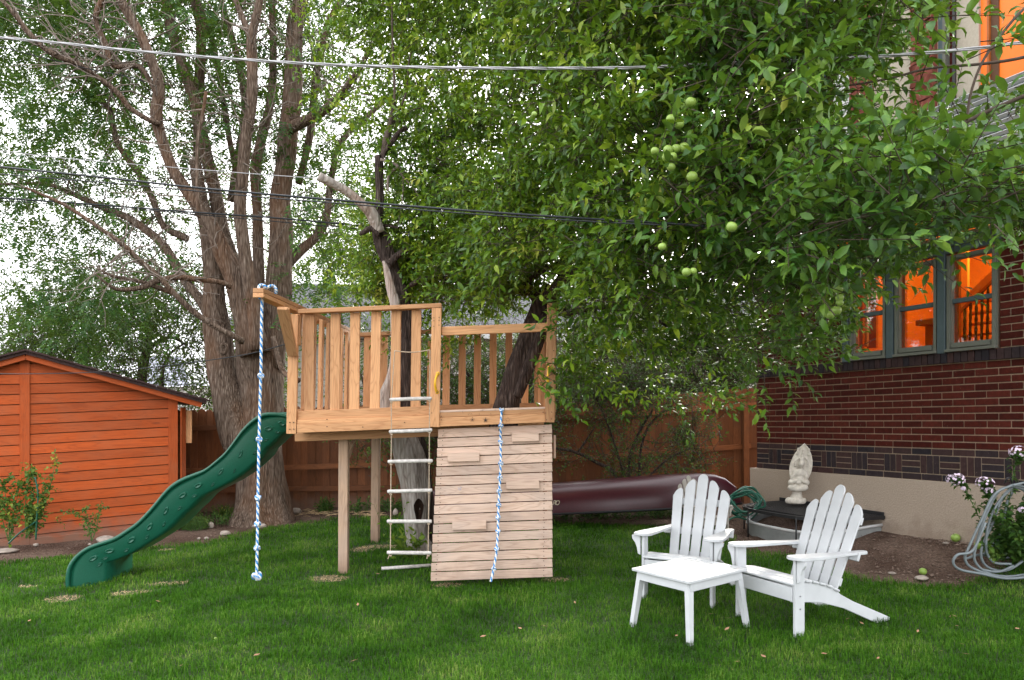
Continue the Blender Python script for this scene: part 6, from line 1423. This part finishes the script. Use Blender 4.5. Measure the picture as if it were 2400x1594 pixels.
mb = MB(); mb.tube([Vector(q) for q in smooth_path([tuple(p) for p in gh([(2355, 1132, -.06), (2360, 1122, -.08), (2368, 1121, -.06), (2372, 1135, 0), (2380, 1150, .1), (2390, 1152, .35)])], 6)], .008, 8); mb.build('hose_hook', M['black_metal'], label='black metal hook on the wall holding the grey hose', cat='hook')
gl = []
for k in range(8):
    cx, cy = 1745+R.uniform(-8, 8), 1172+R.uniform(-6, 14); rx, ry = R.uniform(28, 42), R.uniform(18, 30); a0 = R.uniform(0, 6); Y = 9.4+R.uniform(-.1, .15)
    gl.append([W(cx+rx*math.cos(a0+t), cy+ry*math.sin(a0+t)+4*math.sin(3*t), Y+.12*math.sin(t)) for t in np.linspace(0, R.uniform(4.5, 6.6), 10)])
gl.append([W(1700, 1172, 9.4), (W(1730, 1150, 9.4)), W(1762, 1142, 9.4), W(1778, 1160, 9.4), W(1782, 1190, 9.4)]); gl.append([W(1700, 1222, 9.3), W(1725, 1212, 9.35), W(1750, 1218, 9.4)])
hose('green_garden_hose', 'dark green garden hose heaped between the canoe and the window well', gl, .0115, M['hose_green'])

# ================================================================== CABLES
def cable(label, pts, Y0_, Y1_, r, mat, strands=1):
    n = len(pts); P = smooth_path([tuple(W(x, y, Y0_+(Y1_-Y0_)*i/(n-1))) for i, (x, y) in enumerate(pts)], 24); P = [Vector(p) for p in P]; mb = MB()
    if strands == 1: mb.tube(P, r, 6)
    else:
        D = [0]
        for a, b in zip(P[:-1], P[1:]): D.append(D[-1]+(b-a).length)
        N_ = int(D[-1]/.05); Q = [];
        for i in range(N_+1):
            d = i*.05; j = max(0, min(len(P)-2, int(np.searchsorted(D, d)-1))); Q.append((P[j].lerp(P[j+1], min(1, (d-D[j])/max(1e-6, D[j+1]-D[j]))), d))
        for s in range(strands):
            mb.tube([q+Vector((0, math.cos(d*9+s*2.09), math.sin(d*9+s*2.09)))*r*1.15 for q, d in Q], r, 6)
    mb.build('overhead_cable', [mat], label=label, cat='cable')
cable('twisted silver overhead cable crossing the top of the trees', [(-60, 78), (0, 88), (150, 102), (300, 118), (500, 135), (700, 148), (900, 156), (1150, 160), (1350, 160), (1500, 158), (1700, 149), (1950, 138), (2200, 122), (2400, 100), (2500, 88)], 5.4, 3.7, .0046, M['cable_silver'], 3)
cable('thick black overhead cable, upper one of the pair through the middle', [(-60, 384), (0, 391), (250, 417), (500, 444), (800, 470), (1100, 494), (1400, 514), (1545, 522), (1650, 530)], 5.6, 3.95, .0068, M['cable_black'])
cable('thin black overhead cable just below the thick one', [(-60, 402), (0, 408), (300, 433), (600, 461), (800, 477), (1100, 501), (1400, 520), (1550, 527)], 5.6, 3.95, .0038, M['cable_black'])
cable('black double overhead cable passing behind the big trunk', [(-60, 456), (0, 464), (200, 478), (430, 496), (620, 509), (780, 523), (870, 532)], 9.4, 10.2, .011, M['cable_black'])
cable('thin black cable hanging from the double cable over the trees', [(-60, 463), (0, 470), (200, 483), (430, 500), (620, 517), (780, 531), (870, 539)], 9.42, 10.22, .006, M['cable_black'])
cable('thin pale overhead wire on the left between the trunks', [(-60, 346), (0, 353), (150, 371), (400, 392), (600, 408), (745, 418)], 9.2, 8.2, .0045, M['cable_silver'])
cable('thin dark wire running across the shed front to the fort', [(-60, 874), (0, 876), (100, 876), (250, 871), (400, 856), (520, 840), (600, 826), (672, 806)], 8.0, 7.2, .0045, M['cable_black'])
cable('short thin dark wire across the upper left foliage', [(-60, 95), (0, 109), (80, 130), (200, 160), (300, 180), (340, 192)], 9.5, 9.8, .006, M['cable_black'])

# ================================================================== SMALL THINGS ON THE GROUND
def rock(px, py, w, h, label, seed=0, mat='rock'):
    c = G(px, py); s = F/c.y; bm = bmesh.new(); bmesh.ops.create_icosphere(bm, subdivisions=3, radius=1); rx, rz = w/2/s, h/2/s
    for v in bm.verts:
        k = 1+.22*noise.noise(v.co*1.4+Vector((seed*3.1, 0, 0)))+.07*noise.noise(v.co*4); v.co = Vector((v.co.x*rx*k, v.co.y*rx*.8*k, v.co.z*rz*k))
    o = mobj('rock', bm_mesh('rock', bm, True), M[mat], None, Matrix.Translation(c+Vector((0, 0, rz*.55))), label=label, cat='rock', group='rocks in the soil bed')
rocks = [(250, 1272, 44, 22, 'smooth pale oval boulder peeking over the lower slide'), (492, 1236, 20, 16, 'grey pointed stone by the ground cover'), (528, 1253, 24, 12, 'small flat grey stone below the ground cover'), (695, 1202, 22, 16, 'rounded grey stone right of the big trunk'), (693, 1188, 20, 10, 'dark stone on top of the rounded one right of the trunk'), (608, 1236, 34, 12, 'flat brown stone behind the swing rope'),
         (10, 1294, 60, 10, 'long flat pale stone at the left picture edge'), (84, 1279, 12, 7, 'small white stone in the soil below the shrubs'), (415, 1233, 16, 12, 'small pale stone under the slide by the shed corner'), (272, 1248, 22, 10, 'low grey stone at the shed foot'), (466, 1264, 8, 6, 'pebble at the lawn edge left of the trunk'), (484, 1263, 12, 6, 'pale pebble at the lawn edge by the trunk'), (210, 1277, 8, 5, 'tiny pale pebble beside the small shrub'), (433, 1228, 20, 6, 'thin pale stone near the shed corner'),
         (2090, 1345, 18, 6, 'flat pale stone in the soil right of the chair'), (2160, 1358, 30, 12, 'rough grey stone at the lawn edge right of the chair'), (927, 1205, 12, 18, 'round brown stone left of the hollow trunk'), (2217, 1320, 15, 6, 'small grey stone in the soil near the apples')]
for i, r_ in enumerate(rocks): rock(*r_[:5], seed=i)
for px, py, r, lb in ((2163, 1347, 9, 'green windfall apple on the bare soil'), (2294, 1338, 10, 'yellow-green windfall apple among the grey hose coils'), (2240, 1306, 10.5, 'old brownish apple beside the hose at the wall'), (505, 1500, 4, 'small pale windfall fruit lying in the lawn foreground')):
    g = G(px, py); rr = r/F*g.y; o = apple_fruit(None, g+Vector((0, 0, rr*.8)), rr, 'fallen_apple', label=lb, cat='apple')
def litter():
    mb = MB()
    for k in range(80):
        if k < 45: c = G(R.uniform(700, 830), R.uniform(1196, 1214)); L = R.uniform(.06, .3)
        else: c = G(R.uniform(830, 900), R.uniform(1200, 1214)); L = R.uniform(.05, .25)
        a = R.gauss(.1, .45); d = Vector((math.cos(a), math.sin(a), R.uniform(-.03, .10)))*L; c.z += .02; mb.tube([c-d/2, c+Vector((0, 0, .01)), c+d/2], [.003, .004, .002], 4)
    mb.build('dry_stalks', M['straw'], label='pale dry stalks scattered on the soil right of the big trunk', cat='stalks', kind='stuff')
    mb = MB()
    for k in range(900):
        q = R.random()
        if q < .55: c = G(R.uniform(2000, 2330), R.uniform(1285, 1372))
        elif q < .7: c = G(R.uniform(1740, 2000), R.uniform(1265, 1300))
        else: c = G(R.uniform(0, 700), R.uniform(1225, 1300))
        if in_lawn(np.array([c.x]), np.array([c.y]))[0]: continue
        s = abs(R.gauss(0, 1))*.006+.004; e = Vector((R.uniform(.5, 1.5), R.uniform(.5, 1.5), R.uniform(.4, .9)))*s; c.z += e.z*.3; b = len(mb.v)
        for v in ((1, 0, 0), (-1, .2, 0), (0, 1, .1), (.1, -1, 0), (0, 0, 1), (0, 0, -1)): mb.v.append(c+Vector((v[0]*e.x, v[1]*e.y, v[2]*e.z)))
        for f in ((0, 2, 4), (2, 1, 4), (1, 3, 4), (3, 0, 4), (2, 0, 5), (1, 2, 5), (3, 1, 5), (0, 3, 5)): mb.f.append(tuple(b+i for i in f)); mb.m.append(0)
    mb.build('gravel', M['clod'], None, False, label='small stones and clods scattered over the bare soil beds', cat='gravel', kind='stuff')
    mb = MB()
    for k in range(46):
        c = G(R.uniform(0, 2400), R.uniform(1300, 1590)) if k < 30 else G(R.uniform(1480, 2300), R.uniform(1400, 1590)); c.z += .045; a = R.random()*6.28; L = R.uniform(.012, .03)
        b = len(mb.v); d = Vector((math.cos(a), math.sin(a), R.uniform(-.3, .3)))*L; s = Vector((-math.sin(a), math.cos(a), .2))*L*.4
        mb.v += [c-d, c+s, c+d, c-s]; mb.f.append((b, b+1, b+2, b+3)); mb.m.append(0)
    mb.build('fallen_leaves', simple('dry_leaf', (.36, .20, .12), .8, .3, 20), None, False, label='tiny dry fallen leaves and petals scattered over the lawn', cat='leaf litter', kind='stuff')
litter()
